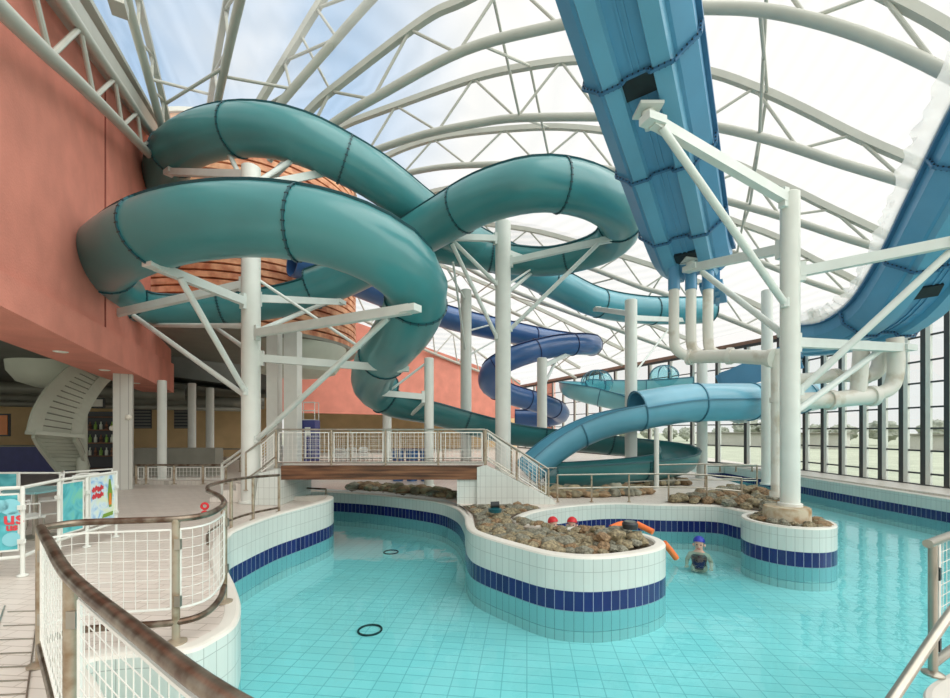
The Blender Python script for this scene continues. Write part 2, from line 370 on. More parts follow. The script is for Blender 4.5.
def flat(polys, z, name, mt):
    mb = MB(); allp = [p for pl in polys for p in pl]
    mb.v = [V((p[0], p[1], z)) for p in allp]
    for t in tessellate_polygon([[V((p[0], p[1], 0)) for p in pl] for pl in polys]): mb.f.append(t); mb.m.append(0)
    return mb
def offset_in(pts, d):
    n = len(pts); out = []
    for i in range(n):
        t = (pts[(i+1) % n]-pts[(i-1) % n]).normalized(); out.append(pts[i]+V((-t.y, t.x))*d)
    return out
outer = [(-34, -4), (-34, 46), (16, 46), (13.4, 20), (13.4, -4)]
struct(flat([outer, offset_in(outline, .1)], DECK-.005, 'floor', M_DECK), 'floor', M_DECK, 'pinkish beige tiled pool deck', 'floor')
struct(flat([[(-10, -1), (-10, 22), (14, 22), (14, -1)]], -.38, 'f', 0), 'floor_pool', M_PFLOOR, 'pale turquoise tiled pool bottom with dark grout lines', 'pool floor')
tag(flat([outline], 0, 'w', 0).build('pool_water', M_WATER), 'clear turquoise pool water reflecting the windows', 'water', None, 'stuff')
for px, py in ((370, 630), (391, 552)):
    q = G(px, py, -.37); mb = MB(); mb.tube([q+V((.15*math.cos(a), .15*math.sin(a), 0)) for a in [2*PI*i/24 for i in range(25)]], .014, 6, cap=False)
    tag(mb.build('floor_drain', M_BOLT, None), 'round dark drain ring on the pool bottom, %s' % ('nearest the viewer' if py > 600 else 'below the footbridge'), 'drain', 'drain rings on the pool bottom')

# round planter
PC = V((5.58, 7.70, 0)); mb = MB(); mb.uv = []; n = 48
prof = [(.7, -.42), (.7, 0), (.7, 0), (.7, .25), (.7, .25), (.7, .62), (.7, .62), (.688, .65), (.61, .65), (.6, .5)]
for i in range(n+1):
    a = 2*PI*i/n
    for r, z in prof: mb.v.append(PC+V((r*math.cos(a), r*math.sin(a), z))); mb.uv.append((a*.7*1.0009, z))
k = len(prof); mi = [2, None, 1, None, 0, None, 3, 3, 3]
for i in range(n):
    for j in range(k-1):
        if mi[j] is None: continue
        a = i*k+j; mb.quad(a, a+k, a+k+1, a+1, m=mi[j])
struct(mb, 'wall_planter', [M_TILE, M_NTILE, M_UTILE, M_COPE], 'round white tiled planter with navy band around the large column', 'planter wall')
mb = MB(); mb.lathe(PC, [(.62, .3), (.62, .56), (.5, .6)], 32); struct(mb, 'floor_planter', M_SOIL, 'gravel filling the round planter', 'gravel')
mb = MB(); mb.lathe(PC, [(.36, .5), (.36, .86), (.345, .885)], 32)
tag(mb.build('column_plinth', M_CONC, None, True), 'round stained concrete plinth under the large right column', 'plinth')

# ---------------------------------------------------------------- red walls, understorey, far walls
def wp(y): return -3.2-.528*y            # left wall line
def vwall(mb, pts_bot, pts_top, nrm, th):
    k = len(pts_bot); nrm = V(nrm).normalized()*th; o = len(mb.v)
    for p in pts_bot+pts_top: mb.v.append(V(p))
    for p in pts_bot+pts_top: mb.v.append(V(p)+nrm)
    for b in (0, 2*k):
        for i in range(k-1): mb.quad(o+b+i, o+b+i+1, o+b+k+i+1, o+b+k+i)
    for i in range(k-1):
        mb.quad(o+i, o+i+1, o+2*k+i+1, o+2*k+i); mb.quad(o+k+i, o+k+i+1, o+3*k+i+1, o+3*k+i)
    mb.quad(o, o+k, o+3*k, o+2*k); mb.quad(o+k-1, o+2*k-1, o+4*k-1, o+3*k-1)
LN = (-.884, -.467, 0)                   # pointing out of the hall
ys = [2.2, 4, 7.3, 10.6, 14, 17.9]
mb = MB(); vwall(mb, [(wp(y), y, 3.8) for y in ys], [(wp(y), y, 5.6) for y in ys], LN, .95)
ys2 = ys[:-2]+[14.15]; vwall(mb, [(wp(y), y, 5.6) for y in ys2], [(wp(y), y, 9.55+(y-7.3)*.366) for y in ys2], LN, .95)
vwall(mb, [(wp(y)+.09, y+.05, 3.8) for y in ys[:-1]+[17.85]], [(wp(y)+.09, y+.05, 4.25+(y-5.5)*.06) for y in ys[:-1]+[17.85]], LN, .1)
struct(mb, 'wall_left', M_PLASTER, 'terracotta plastered upper wall on the left', 'wall')
for i, y in enumerate((6.1, 8.6, 11.2, 14.3)):
    c = V((wp(y)-.45, y-.1, 3.8)); t = thing('recessed_downlight', '%s small round downlight under the terracotta wall' % ('first', 'second', 'third', 'fourth')[i], 'downlight', c, 'downlights under the terracotta wall')
    mb = MB(); mb.lathe(c, [(.11, -.012), (.12, 0), (.12, .02)], 16); mb.build('trim_ring', M_WHITE, t)
    mb = MB(); mb.lathe(c, [(.085, -.02), (.09, -.012), (.09, 0)], 16); mb.build('lens', M_LAMP, t)
# plaster joint lines
mb = MB()
for y in (9.6,): mb.beam((wp(y)+.012, y+.006, 4.5), (wp(y)+.012, y+.006, 9.9), .02, .02)
struct(mb, 'trim_1', mat('plaster_joint', srgb(150, 84, 72), .8), 'vertical expansion joint in the terracotta wall', 'trim')
mb = MB(); vwall(mb, [(-11.5, 25.3, 3.3), (4.0, 38, 3.3)], [(-11.5, 25.3, 10.2), (4.0, 38, 6.6)], (-.633, .774, 0), .6)
mb2 = MB(); vwall(mb2, [(-15.5, 18.2, 4.3), (-13.6, 25.2, 4.3), (-11.4, 25.4, 4.3)], [(-15.5, 18.2, 10.5), (-13.6, 25.2, 10.5), (-11.4, 25.4, 10.5)], (-.9, .3, 0), .3); struct(mb2, 'wall_link', M_CEIL, 'dark grey wall in the gap behind the slide tower', 'wall')
struct(mb, 'wall_far', M_PLASTER, 'terracotta plastered wall at the far end', 'wall')
mb = MB(); mb.box((6.3, 38.4, 3.6), (1.6, .6, 6.0), -.6); struct(mb, 'wall_far_pier', M_PLASTER, 'terracotta pier beside the far windows', 'wall')
# understorey shell
mb = MB(); mb.add([(wp(2)-.9, 2, 4.3), (wp(18)-.7, 18, 4.3), (-11.8, 25.6, 4.3), (3.6, 38.4, 4.3), (3, 46, 4.3), (-34, 46, 4.3), (-34, 2, 4.3)], [(0, 1, 2, 3, 4, 5, 6)])
mb.add([(p.x, p.y, 4.6) for p in mb.v[:7]], [(0, 1, 2, 3, 4, 5, 6)])
struct(mb, 'ceiling_lower', M_CEIL, 'dark grey ceiling over the cafe behind the terracotta wall', 'ceiling')
mb = MB(); vwall(mb, [(-33, 17, DECK), (-20, 24.5, DECK), (-13.2, 27.5, DECK)], [(-33, 17, 4.3), (-20, 24.5, 4.3), (-13.2, 27.5, 4.3)], (-.45, .89, 0), .3)
struct(mb, 'wall_back', M_TANW, 'tan plaster wall at the back of the cafe', 'wall')
mb = MB(); vwall(mb, [(-13.2, 31, DECK), (0, 41, DECK), (4.2, 43, DECK)], [(-13.2, 31, 4.3), (0, 41, 4.3), (4.2, 43, 4.3)], (-.5, .86, 0), .3)
struct(mb, 'wall_changing', M_TANW, 'shaded wall below the far terracotta wall', 'wall')
for i, (a, b_, r) in enumerate((((-30, 15, 3.75), (-12, 24.5, 3.75), .32), ((-26, 12, 3.9), (-13.5, 20, 3.9), .25), ((-20, 13, 3.2), (-13, 24, 3.4), .12))):
    mb = MB(); mb.tube([a, b_], r, 16); tag(mb.build('ceiling_duct', M_DUCT, None, True), ('thick round duct highest under the cafe ceiling', 'medium round duct along the tan wall', 'thin pipe running under the cafe ceiling')[i], 'duct')

# ---------------------------------------------------------------- windows
def bay(n, a, b_, z0, z1, trs, label):
    a, b_ = V((a[0], a[1], 0)), V((b_[0], b_[1], 0)); t = (b_-a).normalized(); nr = V((-t.y, t.x, 0))
    fr = MB()
    fr.beam(a+V((0, 0, z0)), a+V((0, 0, z1)), .08, .14, up=t)
    for z in trs: fr.beam(a+V((0, 0, z)), b_+V((0, 0, z)), .05, .05)
    fr.beam(a+V((0, 0, z0+.04)), b_+V((0, 0, z0+.04)), .09, .08); fr.beam(a+V((0, 0, z1)), b_+V((0, 0, z1)), .12, .12)
    o = fr.build('window_%d' % n, M_FRAME); tag(o, label, 'window', None, 'structure')
    g = MB(); g.beam(a+V((0, 0, (z0+z1)/2))+t*.02, b_+V((0, 0, (z0+z1)/2))-t*.02, .012, z1-z0-.06); g.build('pane', M_GLASS, o)
    s = MB(); q = a-nr*.0+t*.10; s.beam(q+V((0, 0, z0)), q+V((0, 0, z1)), .07, .2, up=t); s.build('mullion_fin', M_WHITE, o)
wy = [18.4, 16.95, 16.06, 15.27, 14.44, 13.77, 13.09, 12.45, 11.82, 11.1, 10.3, 9.4, 8.4, 7.3, 6.1, 4.8, 3.4]
trs = [.99, 1.65, 2.3, 2.91, 3.62, 4.25, 4.97, 5.6]
nw = 1
for i in range(len(wy)-1):
    bay(nw, (13, wy[i]), (13, wy[i+1]), .6, 6.3, trs, 'tall right hand window bay %s' % ('seen right of the large column' if 10.5 < wy[i] < 17 else 'beside the pool')); nw += 1
A_, B_ = V((4, 40)), V((13, 18.4)); nb = 16
for i in range(nb):
    p, q = A_.lerp(B_, i/nb), A_.lerp(B_, (i+1)/nb)
    bay(nw, p, q, .6, 6.1, [1.5, 2.5, 3.4, 4.3, 5.2], 'tall window bay in the far glazed wall'); nw += 1
mb = MB(); mb.beam((3.6, 40.6, 6.25), (13.2, 18.2, 6.25), .14, .18); struct(mb, 'trim_2', M_BEAMB, 'brownish eaves beam over the far glazed wall', 'beam')
mb = MB(); mb.beam((13.05, 18.4, 6.4), (13.05, 3, 6.4), .3, .3); struct(mb, 'trim_3', M_TRUSS, 'eaves beam over the right hand windows', 'beam')
mb = MB(); mb.box((12.35, 11.5, .62), (1.4, 17.5, .06)); struct(mb, 'trim_4', M_RAMP, 'pale ledge below the right hand windows', 'ledge')

# ---------------------------------------------------------------- outside
mb = MB(); mb = flat([[(-150, -60), (250, -60), (250, 260), (-150, 260)], [(-34, -4), (13.3, -4), (13.3, 18.4), (4, 40.6), (4, 46), (-34, 46)]], .3, 'f', 0); struct(mb, 'floor_outside', M_GRASS, 'lawn outside the windows, paled with painted haze', 'ground')
def blob(c, r, sq=.85, seed=0, sub=3, amp=.3, fr=1.2):
    bm = bmesh.new(); bmesh.ops.create_icosphere(bm, subdivisions=sub, radius=1); vs = []
    for v in bm.verts:
        k = 1+amp*noise.noise(v.co*fr*1.6+V((seed*3.1, seed*1.7, 0)))+amp*.5*noise.noise(v.co*fr*5+V((seed, 0, 4)))
        vs.append(V(c)+V((v.co.x*k*r, v.co.y*k*r, v.co.z*k*r*sq)))
    fs = [tuple(v.index for v in f.verts) for f in bm.faces]; bm.free(); return vs, fs
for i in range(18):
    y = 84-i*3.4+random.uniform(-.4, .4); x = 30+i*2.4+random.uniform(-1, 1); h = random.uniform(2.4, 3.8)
    t = thing('tree', 'tree of the distant row outside the windows, paled with painted haze', 'tree', (x, y, .27), 'distant trees outside the windows')
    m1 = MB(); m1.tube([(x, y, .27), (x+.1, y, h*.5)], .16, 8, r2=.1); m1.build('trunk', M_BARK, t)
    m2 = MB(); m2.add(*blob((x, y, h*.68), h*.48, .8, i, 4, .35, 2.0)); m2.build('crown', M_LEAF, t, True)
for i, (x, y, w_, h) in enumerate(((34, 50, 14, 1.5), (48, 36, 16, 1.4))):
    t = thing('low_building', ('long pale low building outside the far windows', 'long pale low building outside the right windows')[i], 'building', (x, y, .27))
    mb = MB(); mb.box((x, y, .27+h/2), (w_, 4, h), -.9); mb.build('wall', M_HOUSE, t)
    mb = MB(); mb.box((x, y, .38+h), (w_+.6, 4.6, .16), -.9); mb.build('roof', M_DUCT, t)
# ---------------------------------------------------------------- slide tower
TC = V((-9.95, 19.0, 0)); TR = 4.5
t = thing('slide_tower', 'round start tower clad in orange wooden slats behind the teal slide', 'tower', TC+V((0, 0, 4.0)))
mb = MB(); mb.lathe(TC, [(TR-.12, 5.85), (TR-.12, 13)], 48); mb.build('drum', M_SLATD, t, True)
mb = MB(); z = 5.85
for i in range(27):
    mb.lathe(TC, [(TR-.1, z), (TR+.02, z+.01), (TR+.02, z+.205), (TR-.1, z+.215)], 56); z += .265
mb.build('slat_cladding', M_SLAT, t)
mb = MB(); mb.lathe(TC, [(TR-.25, 5.7), (TR+.05, 5.74), (TR+.05, 5.86)], 48); mb.build('soffit', M_DUCT, t)
mb = MB(); mb.lathe(TC+V((2.4, -.9, 0)), [(1.0, 4.5), (1.6, 4.65), (2.0, 5.2), (2.05, 5.72)], 40); mb.build('lower_bowl', M_SOFFIT, t, True)
mb = MB(); mb.lathe(TC, [(TR+.1, 12.95), (TR+.1, 13.1), (TR-.5, 13.15)], 48); mb.build('rim_cap', M_WHITE, t)
for px, w_, d, lab in ((274.5, 11, 15.2, 'pale rectangular pillar under the slide tower, left of a pair'), (293, 13, 15.0, 'pale rectangular pillar under the slide tower, right of a pair')):
    q = P(px, 430, d); ww = w_*d/F; mb = MB(); mb.box((q.x, q.y, (DECK+5.7)/2), (ww, ww, 5.7-DECK)); t2 = mb.build('tower_pillar', M_WHITE); tag(t2, lab, 'pillar')

# ---------------------------------------------------------------- roof trusses
def planar(Lp, Rp):
    dx, dy = Rp[0]-Lp[0], Rp[1]-Lp[1]
    def f(px, py):
        k = (px-CX)/F; t_ = (k*Lp[1]-Lp[0])/(dx-k*dy); y = Lp[1]+t_*dy
        return V((Lp[0]+t_*dx, y, CZ+(HY-py)/F*y))
    return f
TRUSS = {}
def truss(key, label, Lp, Rp, top, bot, nweb, rt=.15, rb=.13, rw=.045, lx=None, rx=None, square=True):
    f = planar(Lp, Rp)
    T = [f(*p) for p in top]; Bt = [f(*p) for p in bot]
    if lx: T = [V(q) for q in lx]+T; Bt = [V(lx[-1])-V((0, 0, .5))]+Bt
    if rx: T = T+[V(q) for q in rx]; Bt = Bt+[V(rx[0])-V((0, 0, .25))]
    T, Bt = cr(T, 6), cr(Bt, 6)
    TRUSS[key] = (T, Bt)
    base = V((T[0].x, T[0].y, min(T[0].z, Bt[0].z)))
    t = thing('roof_truss', label, 'roof truss', base, 'arched roof trusses')
    m1 = MB()
    if square:
        m1.rect(T, rt*1.5, rt*1.8)
    else: m1.tube(T, rt, 10)
    m1.build('top_chord', M_TRUSS, t, not square)
    m2 = MB(); m2.tube(Bt, rb, 14); m2.build('bottom_chord', M_TRUSS, t, True)
    a = resample(T, nweb*2+1); b_ = resample(Bt, nweb*2+1)
    for i in range(nweb*2):
        p, q = (a[i], b_[i+1]) if i % 2 == 0 else (b_[i], a[i+1])
        if (p-q).length < .25: continue
        mw = MB(); mw.tube([p, q], rw, 8); mw.build('web_member', M_TRUSS, t, True)
    return t
LA, RA = (-10.6, 14.5), (13.2, 6.4)
truss('A', 'great roof truss with a thick tube crossing the top right of the photo', LA, RA,
      [(268, 160), (310, 110), (345, 80), (424, 20), (465, 0), (560, -45), (700, -62), (800, -45), (895, 0), (950, 30), (1010, 70)],
      [(270, 178), (305, 146), (338, 120), (380, 95), (465, 50), (560, 25), (640, 10), (700, 8), (760, 10), (820, 22), (880, 42), (950, 75), (1005, 108)], 7, .10, .115, .04)
truss('B', 'second great roof truss, whose double chord passes just above the teal slide loop', (-10.5, 17), (13, 10),
      [(328, 138), (345, 125), (395, 106), (475, 78), (530, 66), (580, 60), (640, 62), (708, 72), (760, 90), (800, 108), (860, 138), (917, 163), (965, 186)],
      [(335, 168), (350, 160), (376, 150), (426, 134), (480, 123), (520, 118), (600, 117), (650, 119), (710, 126), (770, 140), (840, 163), (915, 186), (965, 207)], 7, .10, .115, .04)
truss('C', 'third roof truss counted from the viewer, partly behind the top of the teal loop', (-10, 19.5), (12.7, 13),
      [(370, 165), (400, 150), (430, 140), (460, 134), (509, 129), (556, 127), (605, 131), (650, 140), (719, 159), (753, 172), (799, 193), (825, 206), (888, 236), (925, 255)],
      [(372, 188), (398, 176), (435, 168), (475, 165), (540, 164), (600, 168), (660, 180), (720, 199), (779, 216), (839, 236), (888, 251), (925, 264)], 7, .10, .11, .04)
truss('D', 'fourth roof truss counted from the viewer', (-9.5, 22.5), (12.7, 15.8),
      [(420, 196), (440, 190), (500, 180), (560, 180), (640, 192), (690, 205), (736, 222), (776, 237), (802, 253), (856, 281), (890, 298)],
      [(420, 222), (440, 215), (500, 205), (560, 206), (640, 220), (690, 237), (759, 262), (802, 279), (862, 300), (890, 312)], 7, .10, .10, .04)
truss('E', 'roof truss seen just above the pale blue end of the teal tube', (-6, 23.5), (13, 19.5),
      [(440, 216), (470, 222), (540, 232), (621, 256), (665, 270), (736, 296), (770, 312)], [(440, 240), (470, 243), (540, 253), (590, 268), (640, 287), (667, 295), (736, 322), (770, 336)], 7, .11, .11, .04)
truss('F', 'first of the far trusses sloping down to the brownish eaves beam', (-1.4, 21.5), (11, 23),
      [(425, 222), (447, 235), (511, 268), (620, 312), (690, 340)], [(425, 243), (447, 256), (511, 290), (626, 333), (690, 356)], 6, .1, .1, .035)
truss('G', 'second of the far trusses sloping down to the brownish eaves beam', (-1.5, 25), (9.4, 27.2),
      [(425, 257), (447, 268), (512, 296), (624, 350)], [(425, 276), (447, 286), (512, 312), (624, 366)], 6, .1, .1, .035)
truss('H', 'farthest truss sloping down beside the terracotta wall', (-1.5, 29), (7.66, 31.3),
      [(425, 282), (440, 290), (500, 322), (580, 368)], [(425, 296), (440, 304), (500, 336), (576, 378)], 5, .1, .1, .035)
# three steep trusses landing on the left wall
truss('Z', 'steep truss at the upper left, third from the left edge', (-8.7, 13.3), (0, 10.4),
      [(255, 112), (261, 100), (290, 52), (322, 0), (350, -40), (400, -95)], [(272, 118), (281, 103), (325, 52), (371, 0), (420, -50), (480, -100)], 4, .1, .11, .04)
truss('Y', 'steep truss at the upper left, second from the left edge', (-15.4, 23.0), (-4.4, 8.4),
      [(207, 125), (210, 101), (218, 52), (227, 0), (238, -60), (262, -180)], [(214, 125), (218, 100), (229, 48), (240, 0), (254, -60), (282, -180)], 4, .1, .1, .04)
truss('X', 'steep truss at the upper left, nearest the terracotta wall', (-8.4, 11.2), (-6.0, 6.2),
      [(172, 140), (168, 120), (154, 62), (139, 0), (120, -80), (100, -160)], [(168, 145), (162, 127), (146, 68), (129, 7), (108, -80), (84, -170)], 5, .09, .1, .035)
def near(poly, px):
    return min(poly, key=lambda p: abs(CX+F*p.x/max(p.y, .1)-px))
k = 0
for ka, sa, kb, sb, px1, px2 in (('A', 1, 'B', 0, 762, 768), ('A', 0, 'B', 1, 770, 762), ('B', 1, 'C', 0, 762, 752), ('B', 0, 'C', 1, 768, 748), ('C', 1, 'D', 0, 748, 740), ('C', 0, 'D', 1, 753, 735),
    ('A', 0, 'B', 1, 486, 519), ('A', 1, 'B', 0, 482, 530), ('B', 1, 'C', 0, 519, 545), ('B', 0, 'C', 1, 530, 548), ('D', 1, 'E', 0, 690, 665), ('E', 1, 'F', 0, 620, 560), ('F', 1, 'G', 0, 560, 520), ('G', 1, 'H', 0, 540, 500),
    ('E', 0, 'F', 1, 665, 626), ('F', 0, 'G', 1, 640, 600), ('F', 1, 'G', 0, 600, 624), ('E', 1, 'F', 0, 560, 500), ('G', 0, 'H', 1, 600, 560), ('F', 0, 'G', 1, 510, 470), ('Z', 0, 'A', 0, 300, 330), ('X', 1, 'Y', 0, 150, 211), ('X', 0, 'Y', 1, 165, 225), ('Y', 1, 'Z', 1, 222, 290)):
    mb = MB(); mb.tube([near(TRUSS[ka][sa], px1), near(TRUSS[kb][sb], px2)], .04, 8)
    o = mb.build('roof_brace', M_TRUSS, None, True); tag(o, 'thin slanting brace between two neighbouring roof trusses', 'brace', 'thin braces between roof trusses')
# trusses along the red walls
def wall_truss(label, top, bot, n, rt, rb, rw):
    T = cr([V(p) for p in top], 6); Bt = cr([V(p) for p in bot], 6)
    t = thing('wall_truss', label, 'truss', Bt[0]); m1 = MB(); m1.tube(T, rt, 10); m1.build('top_chord', M_TRUSS, t, True)
    m2 = MB(); m2.tube(Bt, rb, 12); m2.build('bottom_chord', M_TRUSS, t, True)
    a, b_ = resample(T, n*2+1), resample(Bt, n*2+1)
    for i in range(n*2):
        p, q = (b_[i], a[i+1]) if i % 2 == 0 else (a[i], b_[i+1])
        mw = MB(); mw.tube([p, q], rw, 8); mw.build('web_member', M_TRUSS, t, True)
def wl(px, py, off=.35):
    k = (px-CX)/F; y = (-3.2+off/.884)/(k+.528); return V((k*y, y, CZ+(HY-py)/F*y))
wall_truss('pale tubular truss running along the top of the left terracotta wall', [wl(-30, -178), wl(20, -62), wl(60, -2), wl(103, 62), wl(128, 98), wl(150, 132), wl(160, 148)],
           [wl(-30, -22), wl(0, 8), wl(45, 52), wl(85, 89), wl(127, 131), wl(145, 150), wl(156, 162)], 5, .09, .11, .04)
wall_truss('pale tubular truss on top of the far terracotta wall', [P(300, 262, 24.6), P(380, 303, 27.2), P(440, 325, 32), P(520, 384, 37.2)], [P(300, 290, 24.5), P(380, 328, 27.2), P(430, 352, 31.7), P(500, 380, 36), P(517, 392, 37)], 9, .1, .1, .05)
mb = MB(); mb.beam(wl(30, -48, .15), wl(152, 130, .15), .3, .35); mb.beam(wl(34, -70, .1), wl(154, 126, .1), .5, .1)
struct(mb, 'trim_5', M_TRUSS, 'pale gutter beam along the top of the left terracotta wall', 'gutter')
q = P(118, 4, 6.3); mb = MB(); mb.box(q, (.2, .3, .16), .5); tag(mb.build('junction_box', M_TRUSS), 'grey junction box at the top of the leftmost steep truss', 'box')

# membrane
def rowpts(key): return [p.copy() for p in TRUSS[key][0]]
def shift(pts, k): return [p+V((-1.3*k, -3.8*k, 1.2)) for p in pts]
A0 = rowpts('A')
rows = []
for kk in (4, 3, 2, 1):
    r_ = shift(A0, kk); r_ = [V((max(wp(max(p.y, 2))-.2, min(p.x, 13.3)), p.y, p.z)) for p in r_]
    rows.append([V((wp(max(r_[0].y, 2.2))-.3, r_[0].y, 9.2+max(r_[0].y-7.3, -3)*.3))]+r_+[V((13.2, r_[-1].y, 6.5))])
rows.append([V((-10.8, 14.4, 12.3)), V((-8.5, 13.8, 12.2))]+A0[10:])
for key, L0 in (('B', [(-12.2, 17.5, 13.2), (-8, 16.3, 13.2)]), ('C', [(-12.5, 20, 12.6), (-8, 19, 13.4)]), ('D', [(-12.3, 23, 11), (-7, 21.8, 13)]),
                ('E', [(-11.8, 25, 10.4), (-6, 24, 12.8)]), ('F', [(-11, 26, 10.2), (-5, 25, 12.6)]), ('G', [(-9.5, 27.5, 9.6), (-4.5, 27, 12)]), ('H', [(-8, 29, 9.2), (-4, 29.4, 11.6)])):
    rows.append([V(p) for p in L0]+rowpts(key))
rows[-4].append(V((13.2, 18.9, 6.6))); rows[-3].append(V((11.4, 23.1, 6.5))); rows[-2].append(V((9.5, 27.3, 6.5))); rows[-1].append(V((7.8, 31.4, 6.5)))
rows.append([V((-6.5, 30.2, 9)), V((0, 35.5, 7.5)), V((4, 39.5, 6.45))])
NC = 26; mb = MB()
for r_ in rows:
    for p in resample(r_, NC): mb.v.append(p+V((0, 0, .32)))
for i in range(len(rows)-1):
    for j in range(NC-1): a = i*NC+j; mb.quad(a, a+1, a+NC+1, a+NC)
struct(mb, 'ceiling', M_MEMB, 'white translucent membrane roof over the pool hall', 'roof', True)

# ---------------------------------------------------------------- columns with their bracket arms
def column(px, d, ytop, wpx, label, zb=DECK, arms=(), mt=None, name='support_column', ztop=None, cap=True):
    q = P(px, ytop, d); r = wpx*d/F/2*math.cos(math.atan2(px-CX, F)); zt = q.z if ztop is None else ztop
    t = thing(name, label, 'column', (q.x, q.y, zb))
    mb = MB(); mb.lathe((q.x, q.y, 0), [(r, zb), (r, zt-.02), (r*.85, zt)], 28); mb.build('shaft', mt or M_WHITE, t, True)
    if cap:
        mb = MB(); mb.lathe((q.x, q.y, 0), [(r*1.25, zb), (r*1.25, zb+.05), (r*1.05, zb+.06)], 28); mb.build('base_flange', mt or M_WHITE, t, True)
    for a in arms:
        (yc, (ex, ey, ed), kind) = a
        e = P(ex, ey, ed); c = V((q.x, q.y, CZ+(HY-yc)/F*d)); h = V((e.x-c.x, e.y-c.y, 0)); h.normalize(); s = c+h*r*.9
        m = MB()
        if kind == 'arm':
            m.beam(s, e, .13, .17); m.box(s+h*.03, (.12, .12, .34), math.atan2(h.y, h.x))
            m.box(e, (.34, .22, .12), math.atan2(h.y, h.x)); m.build('bracket_arm', M_ARM, t)
        elif kind == 'thin':
            m.tube([s, e], .035, 8); m.build('stay_rod', M_ARM, t, True)
        else:
            m.tube([s, e], .06, 10); m.tube([s-V((0, 0, .06)), s+V((0, 0, .1))], .08, 8); m.build('brace', M_ARM, t, True)
    return t
column(251, 9.8, 167, 20, 'tall white column standing inside the left teal slide loop', arms=[
    (172, (170, 172, 12.2), 'arm'), (304, (156, 266, 7.7), 'arm'), (284, (108, 315, 10.6), 'arm'), (395, (134, 316, 10.8), 'brace'), (393, (180, 278, 7.9), 'brace'),
    (334, (410, 309, 7.55), 'arm'), (296, (340, 302, 13.2), 'arm'), (358, (402, 369, 10.4), 'arm'), (440, (388, 318, 8.2), 'brace'), (280, (388, 366, 10.6), 'thin'), (330, (325, 303, 13.2), 'brace'),
    (325, (150, 325, 12.8), 'brace'), (350, (215, 327, 13.6), 'brace'), (190, (228, 152, 11.4), 'brace'), (178, (300, 155, 11.4), 'brace'), (182, (328, 172, 11.6), 'arm')])
column(503, 12.9, 222, 15.5, 'tall white column inside the upper teal slide loop', arms=[
    (262, (606, 240, 12.3), 'arm'), (330, (598, 244, 12.3), 'brace'), (240, (452, 237, 12.2), 'arm'), (285, (450, 238, 12.2), 'brace'), (338, (452, 244, 12.2), 'brace'), (250, (556, 270, 17.4), 'arm'), (292, (545, 262, 16), 'brace'), (284, (530, 270, 14.6), 'thin')])
column(790, 7.75, 193, 21, 'largest white column, rising from the round planter', zb=.885, arms=[
    (200, (653, 121, 6.55), 'arm'), (305, (662, 128, 6.55), 'brace'), (246, (692, 268, 9.7), 'arm'), (332, (702, 272, 9.7), 'brace'), (273, (962, 240, 7.0), 'arm'), (392, (950, 252, 7.1), 'brace'), (342, (906, 348, 8.9), 'arm'), (412, (886, 346, 8.9), 'brace')])
column(767, 13.0, 290, 12, 'slim white column just left of the largest column')
column(631, 14.0, 300, 12.5, 'white column carrying the pale blue end of the teal tube', arms=[(312, (597, 309, 17.3), 'arm'), (317, (684, 320, 19.6), 'arm'), (375, (668, 330, 18), 'thin')])
column(702, 15.0, 362, 11, 'white column below the hanging white pipes', arms=[(412, (740, 421, 14.0), 'arm')])
column(466, 15.0, 290, 11, 'white column in front of the far terracotta wall, left of the dark blue coil', arms=[(300, (447, 268, 13), 'thin'), (350, (453, 262, 13), 'thin'), (330, (490, 325, 19.5), 'thin'), (355, (505, 335, 19.8), 'thin')])
column(542, 18.0, 358, 10, 'white column holding the end of the dark blue coil', arms=[(365, (578, 349, 20), 'arm'), (385, (560, 352, 19.5), 'brace')])
column(429, 12.6, 358, 9.5, 'short white column beside the lower bend of the teal slide', arms=[(364, (388, 392, 12.6), 'thin'), (397, (370, 392, 12.2), 'arm'), (400, (412, 414, 13.3), 'brace')])
column(387, 20.0, 288, 9, 'thin white column standing behind the lower bend of the teal slide', arms=[])
column(162, 13.6, 388, 10, 'white round column standing under the end of the left terracotta wall', ztop=3.82)
column(192, 19.0, 343, 8.5, 'slender grey column in the cafe, left of a pair', ztop=4.32)
column(210, 21.0, 346, 8.5, 'slender grey column in the cafe, right of a pair', ztop=4.32)
column(656.5, 12.2, 428, 5, 'short thin white post under the light blue flume', arms=[])
q = P(123.5, 430, 12.0); t = thing('square_pillar', 'square tiled pillar under the left terracotta wall', 'pillar', (q.x, q.y, DECK))
mb = MB(); mb.box((q.x, q.y, (DECK+3.82)/2), (.42, .38, 3.82-DECK), .6); mb.build('shaft', M_PILLAR, t)
for dx, z in ((.22, 2.6), (-.22, 2.3)):
    mb = MB(); mb.add(*blob((q.x+dx, q.y-.1, z), .08, 1, 1, 2, .02)); mb.build('wall_lamp', M_LAMP, t, True)

